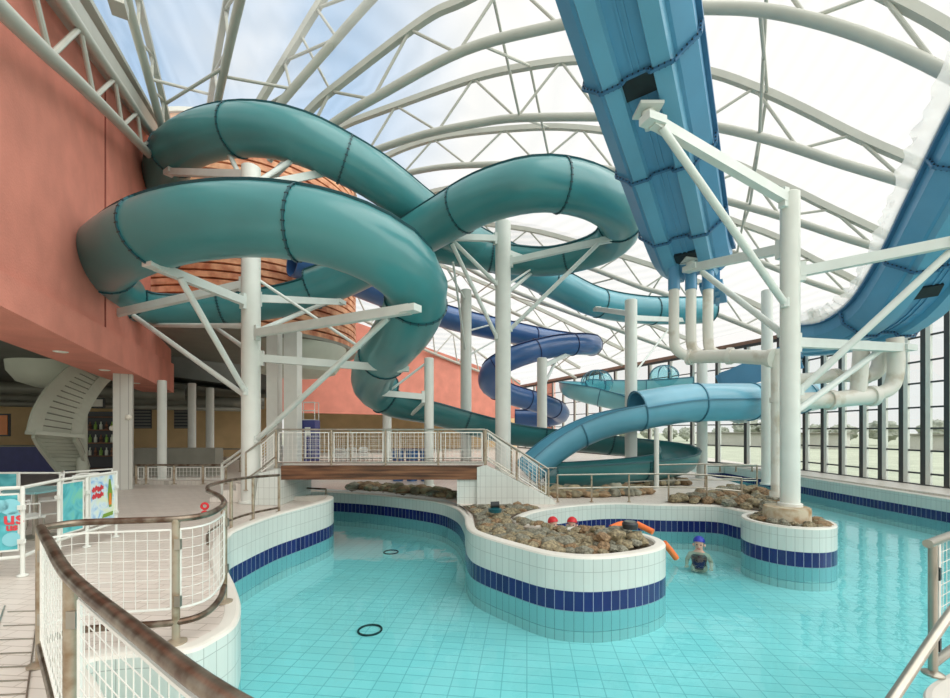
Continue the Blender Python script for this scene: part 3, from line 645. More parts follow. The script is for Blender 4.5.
# ---------------------------------------------------------------- slides
def frame(pts):
    n = len(pts); out = []
    for i in range(n):
        t = (pts[min(i+1, n-1)]-pts[max(i-1, 0)]).normalized(); s = t.cross(V((0, 0, 1)))
        s = s.normalized() if s.length > .05 else out[-1][1]
        out.append((t, s, s.cross(t)))
    return out
def arcshell(mb, pts, fr, r, a0, a1, n, th=.03, m=0):
    full = a1-a0 > 2*PI-.01; o = len(mb.v); k = n if full else n+1
    for rr in (r, r-th):
        for p, (t, s, u) in zip(pts, fr):
            for j in range(k):
                a = a0+(a1-a0)*j/n; mb.v.append(p+s*math.cos(a)*rr+u*math.sin(a)*rr)
    np_ = len(pts); off = np_*k
    for b in (0, off):
        for i in range(np_-1):
            for j in range(n if full else n):
                j2 = (j+1) % k if full else j+1
                mb.quad(o+b+i*k+j, o+b+i*k+j2, o+b+(i+1)*k+j2, o+b+(i+1)*k+j, m=m)
    for i in (0, np_-1):
        for j in range(n):
            j2 = (j+1) % k if full else j+1
            mb.quad(o+i*k+j, o+i*k+j2, o+off+i*k+j2, o+off+i*k+j, m=m)
    if not full:
        for i in range(np_-1):
            for j in (0, n): mb.quad(o+i*k+j, o+(i+1)*k+j, o+off+(i+1)*k+j, o+off+i*k+j, m=m)
def slide(name, label, ctrl, r, seclen, mt, lipmt, opens=(), seam=math.radians(58), mats=None, cat='water slide', bolts=True):
    C_ = cr(ctrl, 14); Ln = length(C_); ns = max(2, round(Ln/seclen)); per = 8
    pts = resample(C_, ns*per+1); fr = frame(pts)
    t = thing(name, label, cat, (pts[0].x, pts[0].y, min(p.z for p in pts)-r))
    # fraction along ctrl -> open?
    cum = [0]
    for i in range(1, len(ctrl)): cum.append(length(C_[:i*14+1])/Ln)
    def opened(fc):
        for i0, i1, ang in opens:
            if cum[i0] <= fc <= cum[i1]: return ang
        return None
    for sct in range(ns):
        a, b_ = sct*per, sct*per+per; fc = (a+b_)/2/(ns*per); P_, F_ = pts[a:b_+1], fr[a:b_+1]; op = opened(fc)
        mb = MB(); mm_ = mt
        if mats:
            for i0, i1, m9 in mats:
                if cum[i0] <= fc <= cum[i1]: mm_ = m9
        if op is None: arcshell(mb, P_, F_, r, 0, 2*PI, 28)
        else: arcshell(mb, P_, F_, r, -PI-op, op, 24, .035)
        mb.build('tube_section' if op is None else 'open_trough_section', mm_, t, True)
        sm = seam if op is None else op
        mb = MB()
        for sg in (sm, PI-sm):
            o = len(mb.v)
            for p, (tt, s, u) in zip(P_, F_):
                dv = s*math.cos(sg)+u*math.sin(sg); nv = -s*math.sin(sg)+u*math.cos(sg)
                for x, y in ((-.01, -.02), (.045, -.02), (.045, .02), (-.01, .02)): mb.v.append(p+dv*(r+x)+nv*y)
            for i in range(per):
                for j in range(4): mb.quad(o+i*4+j, o+i*4+(j+1) % 4, o+(i+1)*4+(j+1) % 4, o+(i+1)*4+j)
            mb.quad(o, o+1, o+2, o+3); e = o+per*4; mb.quad(e, e+1, e+2, e+3)
        mb.build('seam_lip', lipmt, t)
        if sct < ns-0:
            i = b_; mb = MB(); tt, s, u = fr[i]; q = [pts[i]-tt*.018, pts[i]+tt*.018]
            ap, bp_ = (0, 2*PI) if op is None else (-PI-op, op)
            arcshell(mb, q, [fr[i]]*2, r+.03, ap, bp_, 28, .035)
            if bolts:
                for j in range(26):
                    an = ap+(bp_-ap)*(j+.5)/26; c = pts[i]+(s*math.cos(an)+u*math.sin(an))*(r+.018)
                    mb.beam(c-tt*.032, c+tt*.032, .02, .02, m=1)
            mb.build('flange', [lipmt, M_BOLT], t)
    return t
slide('tube_slide', 'upper teal tube slide leaving the tower and running right to the pale blue end', [P(205, 225, 17.5), P(182, 208, 15.4), P(167, 186, 13.9), P(171, 158, 12.6), P(200, 138, 11.6), P(250, 130, 11.0), P(300, 139, 11), P(345, 160, 11.4), P(385, 184, 12), P(430, 218, 13.2), P(475, 246, 14.6), P(515, 264, 16), P(562, 287, 17.4), P(598, 303, 18.4), P(640, 310, 19.2), P(680, 311, 19.6), P(708, 310, 20)],
      .6, 2.9, M_TEAL, M_TEALD, seam=math.radians(62), mats=[(11, 16, M_TEALB)])
slide('coiled_slide', 'long coiled teal slide looping round both tall columns and ending in the low spiral', [P(292, 218, 16.4), P(370, 228, 14.8), P(440, 244, 14.4), P(490, 253, 14.8), P(545, 258, 14.8), P(590, 249, 14), P(617, 234, 13.0), P(618, 212, 11.7), P(590, 193, 10.8), P(540, 185, 10.4), P(485, 198, 11), P(440, 222, 11.9), P(400, 246, 12.7), P(350, 274, 13.4), P(300, 293, 13.6), P(240, 303, 13.4), P(180, 305, 12.9), P(132, 299, 11.9),
      P(102, 282, 10.4), P(106, 260, 9.0), P(140, 239, 7.9), P(190, 225, 7.5), P(250, 220, 7.4), P(310, 226, 7.4), P(360, 241, 7.5), P(398, 263, 7.7), P(417, 290, 8.2), P(408, 322, 9.0), P(391, 346, 10.2), P(376, 367, 11.6), P(374, 386, 12.8), P(396, 399, 13.5), P(432, 406, 13.9), P(475, 418, 14.3), P(515, 428, 14.8), P(560, 433, 15.4), P(610, 438, 15.7), P(655, 443, 15.4), P(676, 448.5, 14.7), P(678, 456, 13.8), P(652, 461, 13.0), P(605, 465, 12.5), P(550, 468, 12.2)],
      .6, 2.8, M_TEAL, M_TEALD, opens=[(1, 6, .2), (13, 17, .25), (31, 42, .12)], seam=math.radians(60), mats=[(31, 42, M_GREEN)])
slide('tube_slide', 'light blue tube slide that opens into a trough and dives left to the footbridge stairs', [P(812, 396, 17.5), P(792, 398, 15.8), P(768, 401, 14.4), P(735, 402, 13.8), P(690, 403, 13.5), P(660, 407, 13.3), P(638, 411, 13.2), P(605, 418, 13.1), P(575, 430, 13.0), P(548, 447, 12.9), P(524, 468, 12.8)],
      .6, 1.9, M_SKYB, M_SKYD, opens=[(6, 10, .25)], seam=.1, bolts=False)
slide('coiled_slide', 'dark blue coiled tube slide in front of the far terracotta wall', [P(292, 262, 14.8), P(345, 279, 16.2), P(385, 295, 17.5), P(446, 317, 19), P(500, 330, 20), P(545, 339, 21.5), P(580, 344, 21.8), P(592, 345, 20.8), P(578, 344, 19.8), P(550, 347, 19.2), P(515, 357, 18.8), P(493, 370, 19.0), P(490, 384, 19.8), P(506, 393, 20.6), P(532, 401, 21.4), P(552, 408, 22.2), P(560, 414, 23.2), P(545, 418, 23.8), P(515, 418, 24)],
      .5, 1.9, M_NAVY, M_NAVYD, seam=1.0, bolts=False)
tq = slide('raft_slide', 'pale turquoise open slide with clear domes near the far windows', [P(648, 405, 18.2), P(628, 399, 19), P(606, 394, 19.6), P(584, 389, 20), P(572, 385, 20.8), P(580, 383, 22), P(605, 384, 22.6), P(645, 384, 22.4), P(690, 381, 22)],
      .62, 2.4, M_AQUA, M_SKYD, opens=[(0, 8, .2)], bolts=False)
for px, py, d in ((597, 383, 19.8), (664, 377, 22)):
    c = P(px, py, d); mb = MB(); mb.add(*blob(c, .72, .8, 3, 3, 0.0)); mb.build('clear_dome', M_BUBBLE, tq, True)
    mb = MB()
    for a in range(4):
        an = a*PI/4; mb.tube([c+V((math.cos(an)*math.cos(b_)*.74, math.sin(an)*math.cos(b_)*.74, math.sin(b_)*.6)) for b_ in [PI*i/12 for i in range(13)]], .02, 6)
    mb.build('dome_rib', M_SKYD, tq)
# dark blue ramp far behind (seen between the columns)
mb = MB(); mb.beam(P(722, 384, 19), P(800, 350, 17), 1.0, .7); mb.beam(P(722, 383, 18.5), P(800, 357, 16.5), .06, .9)
o = mb.build('enclosed_ramp', M_FLUME); tag(o, 'dull blue sloping chute half hidden behind the light blue tube', 'chute')

M_SHEET, _nt, _b, _o = newmat('white_sheeting'); _nt.nodes.remove(_b)
_d = _nt.nodes.new('ShaderNodeBsdfDiffuse'); _d.inputs[0].default_value = srgb(236, 236, 232); _l = _nt.nodes.new('ShaderNodeBsdfTranslucent'); _l.inputs[0].default_value = srgb(240, 240, 236); _t = _nt.nodes.new('ShaderNodeBsdfTransparent')
_m = _nt.nodes.new('ShaderNodeMixShader'); _m2 = _nt.nodes.new('ShaderNodeMixShader'); _m2.inputs[0].default_value = .35
_nt.links.new(_d.outputs[0], _m.inputs[1]); _nt.links.new(_l.outputs[0], _m.inputs[2]); _nt.links.new(_m.outputs[0], _m2.inputs[1]); _nt.links.new(_t.outputs[0], _m2.inputs[2]); _nt.links.new(_m2.outputs[0], _o.inputs[0])
# big half-pipe flumes
def flume(name, label, ctrl, wd, seclen, roll=0.0, ribs=True):
    C_ = cr(ctrl, 12); Ln = length(C_); ns = max(2, round(Ln/seclen)); per = 6; pts = resample(C_, ns*per+1); fr = frame(pts)
    if roll:
        fr = [(t_, (s*math.cos(roll)+u*math.sin(roll)), (u*math.cos(roll)-s*math.sin(roll))) for t_, s, u in fr]
    h = wd/2; t = thing(name, label, 'flume', (pts[0].x, pts[0].y, min(p.z for p in pts)-.3))
    out_ = [(-h, .5), (-h, .2), (-h*.72, 0), (h*.72, 0), (h, .2), (h, .5)]; inn = [(h-.05, .5), (h-.05, .22), (h*.7, .05), (-h*.7, .05), (-h+.05, .22), (-h+.05, .5)]
    def sweep(mb, prof, a, b_, m=0):
        o = len(mb.v); k = len(prof)
        for i in range(a, b_+1):
            tt, s, u = fr[i]
            for x, y in prof: mb.v.append(pts[i]+s*x+u*y)
        for i in range(b_-a):
            for j in range(k): mb.quad(o+i*k+j, o+i*k+(j+1) % k, o+(i+1)*k+(j+1) % k, o+(i+1)*k+j, m=m)
        mb.quad(*range(o, o+k), m=m); mb.quad(*range(o+(b_-a)*k, o+(b_-a)*k+k), m=m)
    for sct in range(ns):
        a, b_ = sct*per, sct*per+per
        mb = MB(); sweep(mb, out_+inn, a, b_); mb.build('trough_panel', M_FLUME, t)
        for sg in (-1, 1):
            mb = MB(); sweep(mb, [(sg*h*.66, .01), (sg*h*.60, -.11), (sg*h*.30, -.11), (sg*h*.26, .01)], a, b_); mb.build('box_rib', M_FLUMEL, t)
            mb = MB(); sweep(mb, [(sg*h, .45), (sg*(h+.07), .45), (sg*(h+.07), .53), (sg*h, .53)], a, b_); mb.build('rim_lip', M_FLUMED, t)
        mb = MB(); sweep(mb, [(-.06, .01), (-.06, -.02), (-.03, -.02), (-.03, .01)], a, b_); sweep(mb, [(.03, .01), (.03, -.02), (.06, -.02), (.06, .01)], a, b_); mb.build('centre_seam', M_FLUME, t)
        tt, s, u = fr[b_]; mb = MB(); q = pts[b_]
        pr = [(-h-.04, .52), (-h-.04, .18), (-h*.74, -.05), (-h*.66, -.14), (-h*.26, -.14), (-h*.2, -.05), (h*.2, -.05), (h*.26, -.14), (h*.66, -.14), (h*.74, -.05), (h+.04, .18), (h+.04, .52)]
        for i in range(len(pr)-1):
            p1, p2 = q+s*pr[i][0]+u*pr[i][1], q+s*pr[i+1][0]+u*pr[i+1][1]
            mb.beam(p1, p2, .05, .04, up=tt)
            ln = (p2-p1).length; nb_ = max(1, int(ln/.07))
            for j in range(nb_):
                c = p1.lerp(p2, (j+.5)/nb_); mb.beam(c-tt*.035, c+tt*.035, .02, .02, m=1)
        mb.build('flange', [M_FLUMED, M_BOLT], t)
    return t, pts, fr
fb, fp, ff = flume('halfpipe_flume', 'wide blue halfpipe flume seen from below, sloping overhead at the top centre',
      [(5.45, 10.67, 6.08), (5.0, 10.09, 6.16), (4.14, 8.87, 6.58), (2.68, 6.81, 7.44), (1.64, 5.34, 8.17), (.6, 3.7, 9.15)], 1.62, 2.0)
for px, py, d, kk in ((648, 112, 6.75, 3), (690, 262, 9.95, 1)):
    c = P(px, py, d); mb = MB(); mb.box(c+V((0, 0, .03)), (.36, .36, .05)); mb.tube([c+V((0, 0, .02)), c+V((.08, .05, -.22))], .1, 14); mb.build('mounting_plate', M_ARM, fb, True)
    fi = min(range(len(fp)), key=lambda i: abs(fp[i].y-c.y-.0)); tt, s_, u_ = ff[fi]; mb = MB(); mb.beam(fp[fi]-u_*.02-tt*.05, fp[fi]-u_*.02+tt*.3, .5, .06, up=u_); mb.build('bolted_backing', M_BOLT, fb)
mb = MB()
for i, (dx, dy) in enumerate(((.55, .1), (.75, .35), (.95, .65))): mb.box((5.4+dx, 10.6+dy, 6.25-i*.05), (.09, .8, 1.1), -.5)
mb.beam((5.7, 10.4, 5.8), (6.4, 11.4, 5.65), .5, .12); mb.beam((5.7, 10.4, 6.6), (6.4, 11.4, 6.4), .1, .5); mb.build('stiffener_fin', M_FLUME, fb)
fr2, fp2, ff2 = flume('halfpipe_flume', 'curved blue halfpipe flume rising at the right edge of the photo',
      [P(800, 350, 11.2), P(836, 347, 10.6), P(870, 338, 9.9), P(908, 316, 9.0), P(948, 268, 8.0), P(990, 204, 7.0), P(1050, 110, 6.0), P(1130, -15, 5.2)], 1.75, 1.7)
for i in (10, 15):
    p = fp2[i]; tt, s_, u_ = ff2[i]; mb = MB(); mb.beam(p-u_*.03-tt*.14+s_*.1, p-u_*.03+tt*.14+s_*.15, .5, .05, up=u_); mb.build('inspection_hatch', M_BOLT, fr2)
t = thing('plastic_sheet', 'crumpled white plastic sheeting along the upper edge of the right flume', 'sheeting', fp2[0]); mb = MB(); nn = len(fp2)
sg = -1 if (CX+F*(fp2[nn//2]-ff2[nn//2][1]).x/(fp2[nn//2]-ff2[nn//2][1]).y) < (CX+F*(fp2[nn//2]+ff2[nn//2][1]).x/(fp2[nn//2]+ff2[nn//2][1]).y) else 1
q = resample(fp2, 160); fq = frame(q)
for i, p in enumerate(q):
    tt, s_, u_ = fq[i]
    for j in range(5):
        nz = noise.noise(V((i*.31, j*.9, 2)))*.13; nz2 = noise.noise(V((i*.23, j*.7, 9)))*.16
        mb.v.append(p+s_*sg*(.96+.045*j+nz*.2*j)+u_*(.47+.07*j*(.6+.5*math.sin(i*.05+1))+nz2*.2*j))
for i in range(159):
    for j in range(4): mb.quad(i*5+j, i*5+j+1, i*5+j+6, i*5+j+5)
mb.build('sheet', M_SHEET, t, True)

# ---------------------------------------------------------------- white drain pipes
def pipes(label, runs, loc):
    t = thing('drain_pipework', label, 'pipes', loc)
    for nm, pts, r, nn in runs:
        mb = MB(); mb.tube(cr(pts, nn) if nn else pts, r, 16); mb.build(nm, M_FLUME if nm == 'blue_stub' else M_PIPE, t, True)
        if nm == 'manifold_pipe':
            for k in (0, len(pts)//2, -1):
                e = V(pts[k]); e2 = V(pts[k-1] if k else pts[1]); dv = (e-e2).normalized(); mb = MB(); mb.tube([e-dv*.05, e+dv*.05], r*1.25, 16); mb.build('collar', M_PIPE, t, True)
d = 10.2
runs = []
for px in (674, 691, 708):
    runs.append(('down_pipe', [P(px, 268, d), P(px, 300, d), P(px, 335, d), P(px+2, 349, d), P(px+12, 356, d)], .115, 6))
    runs.append(('blue_stub', [P(px, 262, d), P(px, 290, d)], .13, 0))
runs.append(('manifold_pipe', [P(690, 357, d), P(730, 356, d-.7), P(772, 358, d-1.6)], .15, 0))
runs.append(('manifold_pipe', [P(776, 352, d-1.6), P(776, 400, d-1.6), P(776, 494, d-1.6)], .09, 0))
pipes('three white drain pipes hanging from the overhead flume into a horizontal pipe', runs, P(690, 357, d)-V((0, 0, .3)))
runs = [('manifold_pipe', [P(796, 401, 8.9), P(830, 400, 8.9), P(872, 396, 8.9)], .17, 0), ('manifold_pipe', [P(796, 380, 9.3), P(835, 376, 9.3), P(866, 376, 9.3)], .13, 0),
        ('down_pipe', [P(862, 342, 8.9), P(860, 368, 8.9), P(858, 394, 8.9)], .14, 0), ('down_pipe', [P(895, 338, 8.9), P(896, 368, 8.9), P(890, 388, 8.9), P(870, 396, 8.9)], .14, 6),
        ('down_pipe', [P(880, 345, 9.3), P(880, 362, 9.3), P(874, 374, 9.3), P(860, 376, 9.3)], .14, 6)]
pipes('white drain pipes bending below the right flume', runs, P(850, 405, 8.9))
# ---------------------------------------------------------------- wire mesh panels and rails
def mesh_panel(path, z0, z1, parent, step=.08, r=.0017, fr=.007, zs=None, name='mesh_panel'):
    """path: plan polyline; z0/z1: heights of bottom and top edge (or functions of the fraction)"""
    f0 = z0 if callable(z0) else (lambda s: z0); f1 = z1 if callable(z1) else (lambda s: z1)
    pts = [V((p[0], p[1], 0)) for p in path]; Ln = length(pts); n = max(2, round(Ln/step)); pp = resample(pts, n+1); mb = MB()
    for i, p in enumerate(pp):
        s = i/n; w_ = fr if i in (0, n) else r; mb.beam(p+V((0, 0, f0(s))), p+V((0, 0, f1(s))), w_*2, w_*2)
    h = f1(0)-f0(0); k = max(2, round(h/step))
    for j in range(k+1):
        w_ = fr if j in (0, k) else r
        for i in range(n):
            s, s2 = i/n, (i+1)/n
            mb.beam(pp[i]+V((0, 0, f0(s)+(f1(s)-f0(s))*j/k)), pp[i+1]+V((0, 0, f0(s2)+(f1(s2)-f0(s2))*j/k)), w_*2, w_*2)
    return mb.build(name, M_MESH, parent)
RT = 1.56
def g2(px, py, z=RT): q = G(px, py, z); return V((q.x, q.y, z))
railpts = [V((-.2, .86, RT)), g2(225, 698), V((-1.13, 1.45, RT)), V((-1.9, 2.02, RT)), V((-2.55, 2.58, RT)), V((-3.05, 3.02, RT))]
rail2 = [V((-3.05, 3.02, RT)), g2(75, 523), g2(120, 521), g2(176, 519), g2(205, 515), g2(220, 508), g2(224, 502), g2(219, 496), g2(208, 491)]
t = thing('pool_railing', 'curved bronze handrail with white mesh panels in the left foreground', 'railing', (-2.2, 2.6, DECK))
mb = MB(); mb.tube(cr(railpts, 10), .029, 16); mb.build('top_rail', M_RAIL, t, True)
mb = MB(); mb.tube(cr(rail2, 10), .025, 16); mb.build('top_rail', M_RAIL, t, True)
mb = MB(); mb.tube([p+V((0, 0, -.82)) for p in cr(railpts, 10)], .026, 12); mb.build('bottom_rail', M_RAIL, t, True)
mb = MB(); mb.tube([p+V((0, 0, -.80)) for p in cr(rail2[:-2], 10)], .026, 12); mb.build('bottom_rail', M_RAIL, t, True)
posts = [(-3.05, 3.02), (-1.9, 2.02), (-.64, 1.1), tuple(rail2[3][:2]), tuple(rail2[6][:2])]
for x, y in posts:
    mb = MB(); mb.tube([(x, y, DECK), (x, y, RT)], .028, 14); mb.lathe((x, y, 0), [(.075, DECK), (.075, DECK+.012), (.03, DECK+.03)], 20); po = mb.build('post', M_POST, t, True)
    for z in (DECK+.33, DECK+.77): mb = MB(); mb.box((x+.03, y-.02, z), (.045, .025, .08)); mb.build('panel_clip', M_STEEL, po)
def sub(pl, a, b_):
    q = cr(pl, 10); n = len(q); return q[int(a*(n-1)):int(b_*(n-1))+1]
mesh_panel(sub(rail2, .02, .365), DECK+.27, DECK+.88, t)
mesh_panel(sub(rail2, .39, .74), DECK+.27, DECK+.88, t)
mesh_panel(sub(railpts, .63, .97), DECK+.2, DECK+.9, t, .095)
mesh_panel(sub(railpts, .24, .57), DECK+.2, DECK+.9, t, .08)

def rail(label, pts, zb, posts_i, r=.024, mids=(), mesh=False, mt=None, pm=None, seg=8, name='railing', cat='railing', group=None, gap=.12):
    """pts: 3D top rail points; zb: base height per post (number or list)"""
    mt = mt or M_STEEL; pm = pm or M_POST; P0 = [V(p) for p in pts]
    zbs = zb if isinstance(zb, (list, tuple)) else [zb]*len(P0)
    t = thing(name, label, cat, (P0[0].x, P0[0].y, min(zbs)), group)
    mb = MB(); mb.tube(cr(P0, seg) if seg else P0, r, 10); mb.build('top_rail', mt, t, True)
    for m_ in mids:
        q = [V((p.x, p.y, p.z-m_)) for p in (cr(P0, seg) if seg else P0)]; mb = MB(); mb.tube(q, r*.8, 8); mb.build('lower_rail', mt, t, True)
    for i in posts_i:
        p = P0[i]; mb = MB(); mb.tube([(p.x, p.y, zbs[i]), p], r, 10); mb.lathe((p.x, p.y, 0), [(r*2.3, zbs[i]), (r*2.3, zbs[i]+.012), (r, zbs[i]+.02)], 14); mb.build('post', pm, t, True)
    if mesh:
        for a, b_ in zip(posts_i[:-1], posts_i[1:]):
            p, q = P0[a], P0[b_]; h = p.z-zbs[a]; dv = (q-p); dv.z = 0; l = dv.length; dv.normalize(); p1, q1 = p+dv*.06, q-dv*.06
            mesh_panel([p1, q1], (lambda s, p=p, q=q, a=a, b_=b_: zbs[a]+(zbs[b_]-zbs[a])*s+gap+.03), (lambda s, p=p, q=q: p.z+(q.z-p.z)*s-.07), t, .1, .003, .010)
    return t
# rail along the left bank
lb = [(-3.75, 5.9), (-3.95, 6.35), (-3.78, 7.1), (-3.62, 7.9), (-3.45, 8.7), (-3.3, 9.3)]
lbz = [1.4, 1.42, 1.42, 1.42, 1.42, 1.42]
rail('bronze handrail with bottom rail along the left bank below the footbridge', [g2(208, 491), V((-3.45, 5.6, 1.53)), V((-3.68, 6.49, 1.495)), V((-3.72, 7.21, 1.46)), V((-3.61, 7.92, 1.42))], [.6, .68, .74, .74, .74], [2, 3, 4], .024, (.6,), mt=M_RAIL)

# ---------------------------------------------------------------- footbridge
BD = 9.6; zt, zb_ = 1.45, 1.14
xl, xr = (281-CX)/F*BD, (485-CX)/F*BD
t = thing('footbridge', 'footbridge with a dark stained timber beam crossing the channel', 'footbridge', (xl, BD, zb_))
for k, (yy, nm) in enumerate(((BD, 'timber_beam'), (BD+1.5, 'timber_beam'))):
    mb = MB(); mb.box(((xl+xr)/2, yy+.08, (zt+zb_)/2), (xr-xl, .16, zt-zb_)); mb.build(nm, M_WOOD, t)
mb = MB(); mb.box(((xl+xr)/2, BD+.79, zt-.06), (xr-xl+.1, 1.36, .1)); mb.build('walkway', M_RAMP, t)
def bx(px): return (px-CX)/F*BD
for yy, lab in ((BD+.06, 'front'), (BD+1.55, 'rear')):
    o = rail('%s mesh railing of the footbridge, with white framed wire panels' % lab, [V((bx(p), yy, 2.26)) for p in (275, 330.5, 385, 438, 485)], zt-.02, [0, 1, 2, 3, 4], .022, (.74,), True, mt=M_STEEL, seg=0, gap=.07)
# pier and stair walls
mb = MB(); mb.uv = []
def tiled_prism(name, poly_xz, y0, y1, label):
    mb = MB(); mb.uv = []; n = len(poly_xz)
    for y in (y0, y1):
        for x, z in poly_xz: mb.v.append(V((x, y, z))); mb.uv.append((x, z))
    mb.quad(*range(n)); mb.quad(*range(2*n-1, n-1, -1)); o = len(mb.v)
    for i in range(n):
        j = (i+1) % n; o = len(mb.v)
        for (x, z), y in ((poly_xz[i], y0), (poly_xz[j], y0), (poly_xz[j], y1), (poly_xz[i], y1)): mb.v.append(V((x, y, z))); mb.uv.append((y if i % 2 else x, z))
        mb.quad(o, o+1, o+2, o+3)
    ob = mb.build(name, M_TILE); return ob
o = tiled_prism('bridge_pier', [(bx(258), DECK), (bx(284), DECK), (bx(284), 1.14), (bx(281), 1.14), (bx(281), 1.4), (bx(262), 1.3)], BD-.15, BD+1.6, ''); tag(o, 'pale tiled pier under the left end of the footbridge', 'pier')
o = tiled_prism('bridge_pier', [(bx(457), .4), (bx(478), .4), (bx(478), 1.14), (bx(457), 1.14)], BD+.05, BD+1.5, ''); tag(o, 'tiled pier under the right end of the footbridge', 'pier')
o = tiled_prism('stair_wall', [(bx(477), .45), (bx(556), .45), (bx(556), DECK), (bx(552), .72), (bx(486), 1.47), (bx(477), 1.42)], BD-.02, BD+.14, ''); tag(o, 'white tiled triangular wall of the footbridge stairs', 'stair wall')
t = thing('footbridge_stairs', 'steps leading down right from the footbridge', 'stairs', (bx(486), BD+.8, DECK))
for i in range(5):
    x0 = bx(486)+i*.32; z = 1.40-(i+1)*.15; mb = MB(); mb.box((x0+.16, BD+.8, (DECK+z)/2), (.32, 1.3, z-DECK)); mb.build('step', M_RAMP, t)
for yy, lab in ((BD+.06, 'near'), (BD+1.5, 'rear')):
    rail('sloping %s stair rail with mesh panels right of the footbridge' % lab, [V((bx(486), yy, 2.26)), V((bx(517), yy, 1.82)), V((bx(549), yy, 1.37))], [1.42, 1.05, .68], [0, 1, 2], .022, (.66,), True, seg=0, gap=.1)
# left stair of the bridge, going away behind the column
t = thing('footbridge_stairs', 'steps leading down from the left end of the footbridge behind the column', 'stairs', (bx(268), BD+1, DECK))
for i in range(4):
    mb = MB(); x0 = bx(258)-.1-i*.3; z = 1.35-(i+1)*.16; mb.box((x0-.05, BD+.85, (DECK+z)/2), (.3, 1.3, z-DECK)); mb.build('step', M_RAMP, t)
rail('short sloping rail with white mesh at the left end of the footbridge', [V((bx(275), BD+.05, 2.26)), V((bx(262), BD+.0, 2.0)), V((bx(246), BD+.0, 1.75))], [1.4, 1.2, .9], [0, 2], .022, (.6,), False, seg=0)
mesh_panel([(bx(273), BD+.05), (bx(261), BD+.02)], lambda s: 1.52-.2*s, lambda s: 2.16-.24*s, None, .07, .005, .012).name = 'gate_panel'
tag(bpy.data.objects['gate_panel'], 'small slanted white mesh panel beside the left column', 'mesh panel')
rail('pale double handrail rising behind the left bank towards the column', [P(222, 464, 10.6), P(247, 446, 10.0)], [DECK, DECK+.2], [0, 1], .03, (.12,), mt=M_WHITE, pm=M_WHITE, seg=0)
# terrace rail in the cafe
mb = MB(); mb.box((-8.6, 13.1, .66), (3.6, .35, .12), -.05); tag(mb.build('terrace_step', M_RAMP), 'low pale step under the terrace railing', 'step')
rail('bronze terrace railing with mesh between the square pillar and the bank', [G(136, 465.5, 1.55+.1)+V((0, 0, 0)) if False else P(p, 465, 12.3) for p in (136, 146, 174, 203, 226)], .7, [0, 1, 2, 3, 4], .03, (.75,), True, mt=M_RAIL, seg=0)
rail('low steel railing far back in the cafe beside the slender columns', [P(p, 449, 17) for p in (166, 190, 215, 240)], DECK, [0, 1, 2, 3], .03, (.4,), seg=0)
# under-bridge rails
rail('short bronze rail seen below the footbridge', [P(287, 487, 10.9), P(305, 488, 10.9), P(326, 489, 10.9)], DECK, [0, 1, 2], .022, (.2, .42), mt=M_RAIL, seg=0)
# path rails behind the lagoon
ys_ = [475, 474.5, 474, 474, 475, 478]
rail('curved steel railing along the path behind the peninsula', [P(p, y, 9.85) for p, y in zip((557.5, 591.6, 629, 668.6, 706.7, 741.6), ys_)], DECK, list(range(6)), .02, (.3,))
rail('second steel railing behind the path, in front of the low spiral slide', [P(p, y, 12.3) for p, y in zip((530, 575, 610, 655, 705, 757), (468, 468, 467, 465, 464, 465))], DECK, list(range(6)), .022, (.45,))
rail('far railing beside the far end of the pool', [P(p, 466, 17) for p in (705, 720, 736, 752, 768)], DECK, list(range(5)), .03, (.5,), seg=0)
# right foreground rail and handrail
t = thing('pool_railing', 'steel railing post with mesh panel at the right edge of the photo', 'railing', (3.02, 2.88, DECK))
q = P(933, 542, 2.9); x0, y0, zt0 = q.x, q.y, q.z
mb = MB(); mb.tube([(x0, y0, DECK), (x0, y0, zt0)], .025, 16); mb.lathe((x0, y0, 0), [(.06, DECK), (.06, DECK+.012), (.027, DECK+.03)], 20); mb.build('post', M_STEEL, t, True)
e = V((4.6, 3.75, zt0)); s = V((x0, y0, zt0)); dv = (e-s).normalized()
mb = MB(); mb.tube([s-dv*.1, e], .028, 16); mb.build('top_rail', M_STEEL, t, True)
mb = MB(); mb.tube([s-V((0, 0, .82)), e-V((0, 0, .82))], .026, 12); mb.build('bottom_rail', M_STEEL, t, True)
mesh_panel([s+dv*.12, s+dv*1.3], DECK+.27, DECK+.88, t)
for z in (.22, .7): mb = MB(); mb.box(s+dv*.05+V((0, 0, -z)), (.05, .05, .08), .6); mb.build('panel_clip', M_BOLT, t)
mb = MB(); mb.tube([s+dv*1.7+V((0, 0, -.82+.82)), s+dv*1.7+V((0, 0, -zt0+DECK))], .028, 12); mb.build('post', M_POST, t, True)
t = thing('step_handrail', 'steel handrail slanting down to the pool steps at the lower right corner', 'handrail', (2.3, 2.2, DECK))
mb = MB(); mb.tube(cr([P(1010, 560, 2.9), P(975, 588, 2.7), P(950, 614, 2.55), P(893, 698, 2.2), P(830, 790, 1.95)], 8), .024, 16); mb.build('rail_tube', M_STEEL, t, True)
for a in ((1010, 560, 2.9), (840, 775, 2.0)):
    q = P(*a); mb = MB(); mb.tube([(q.x, q.y, DECK), q], .026, 12); mb.build('post', M_STEEL, t, True)

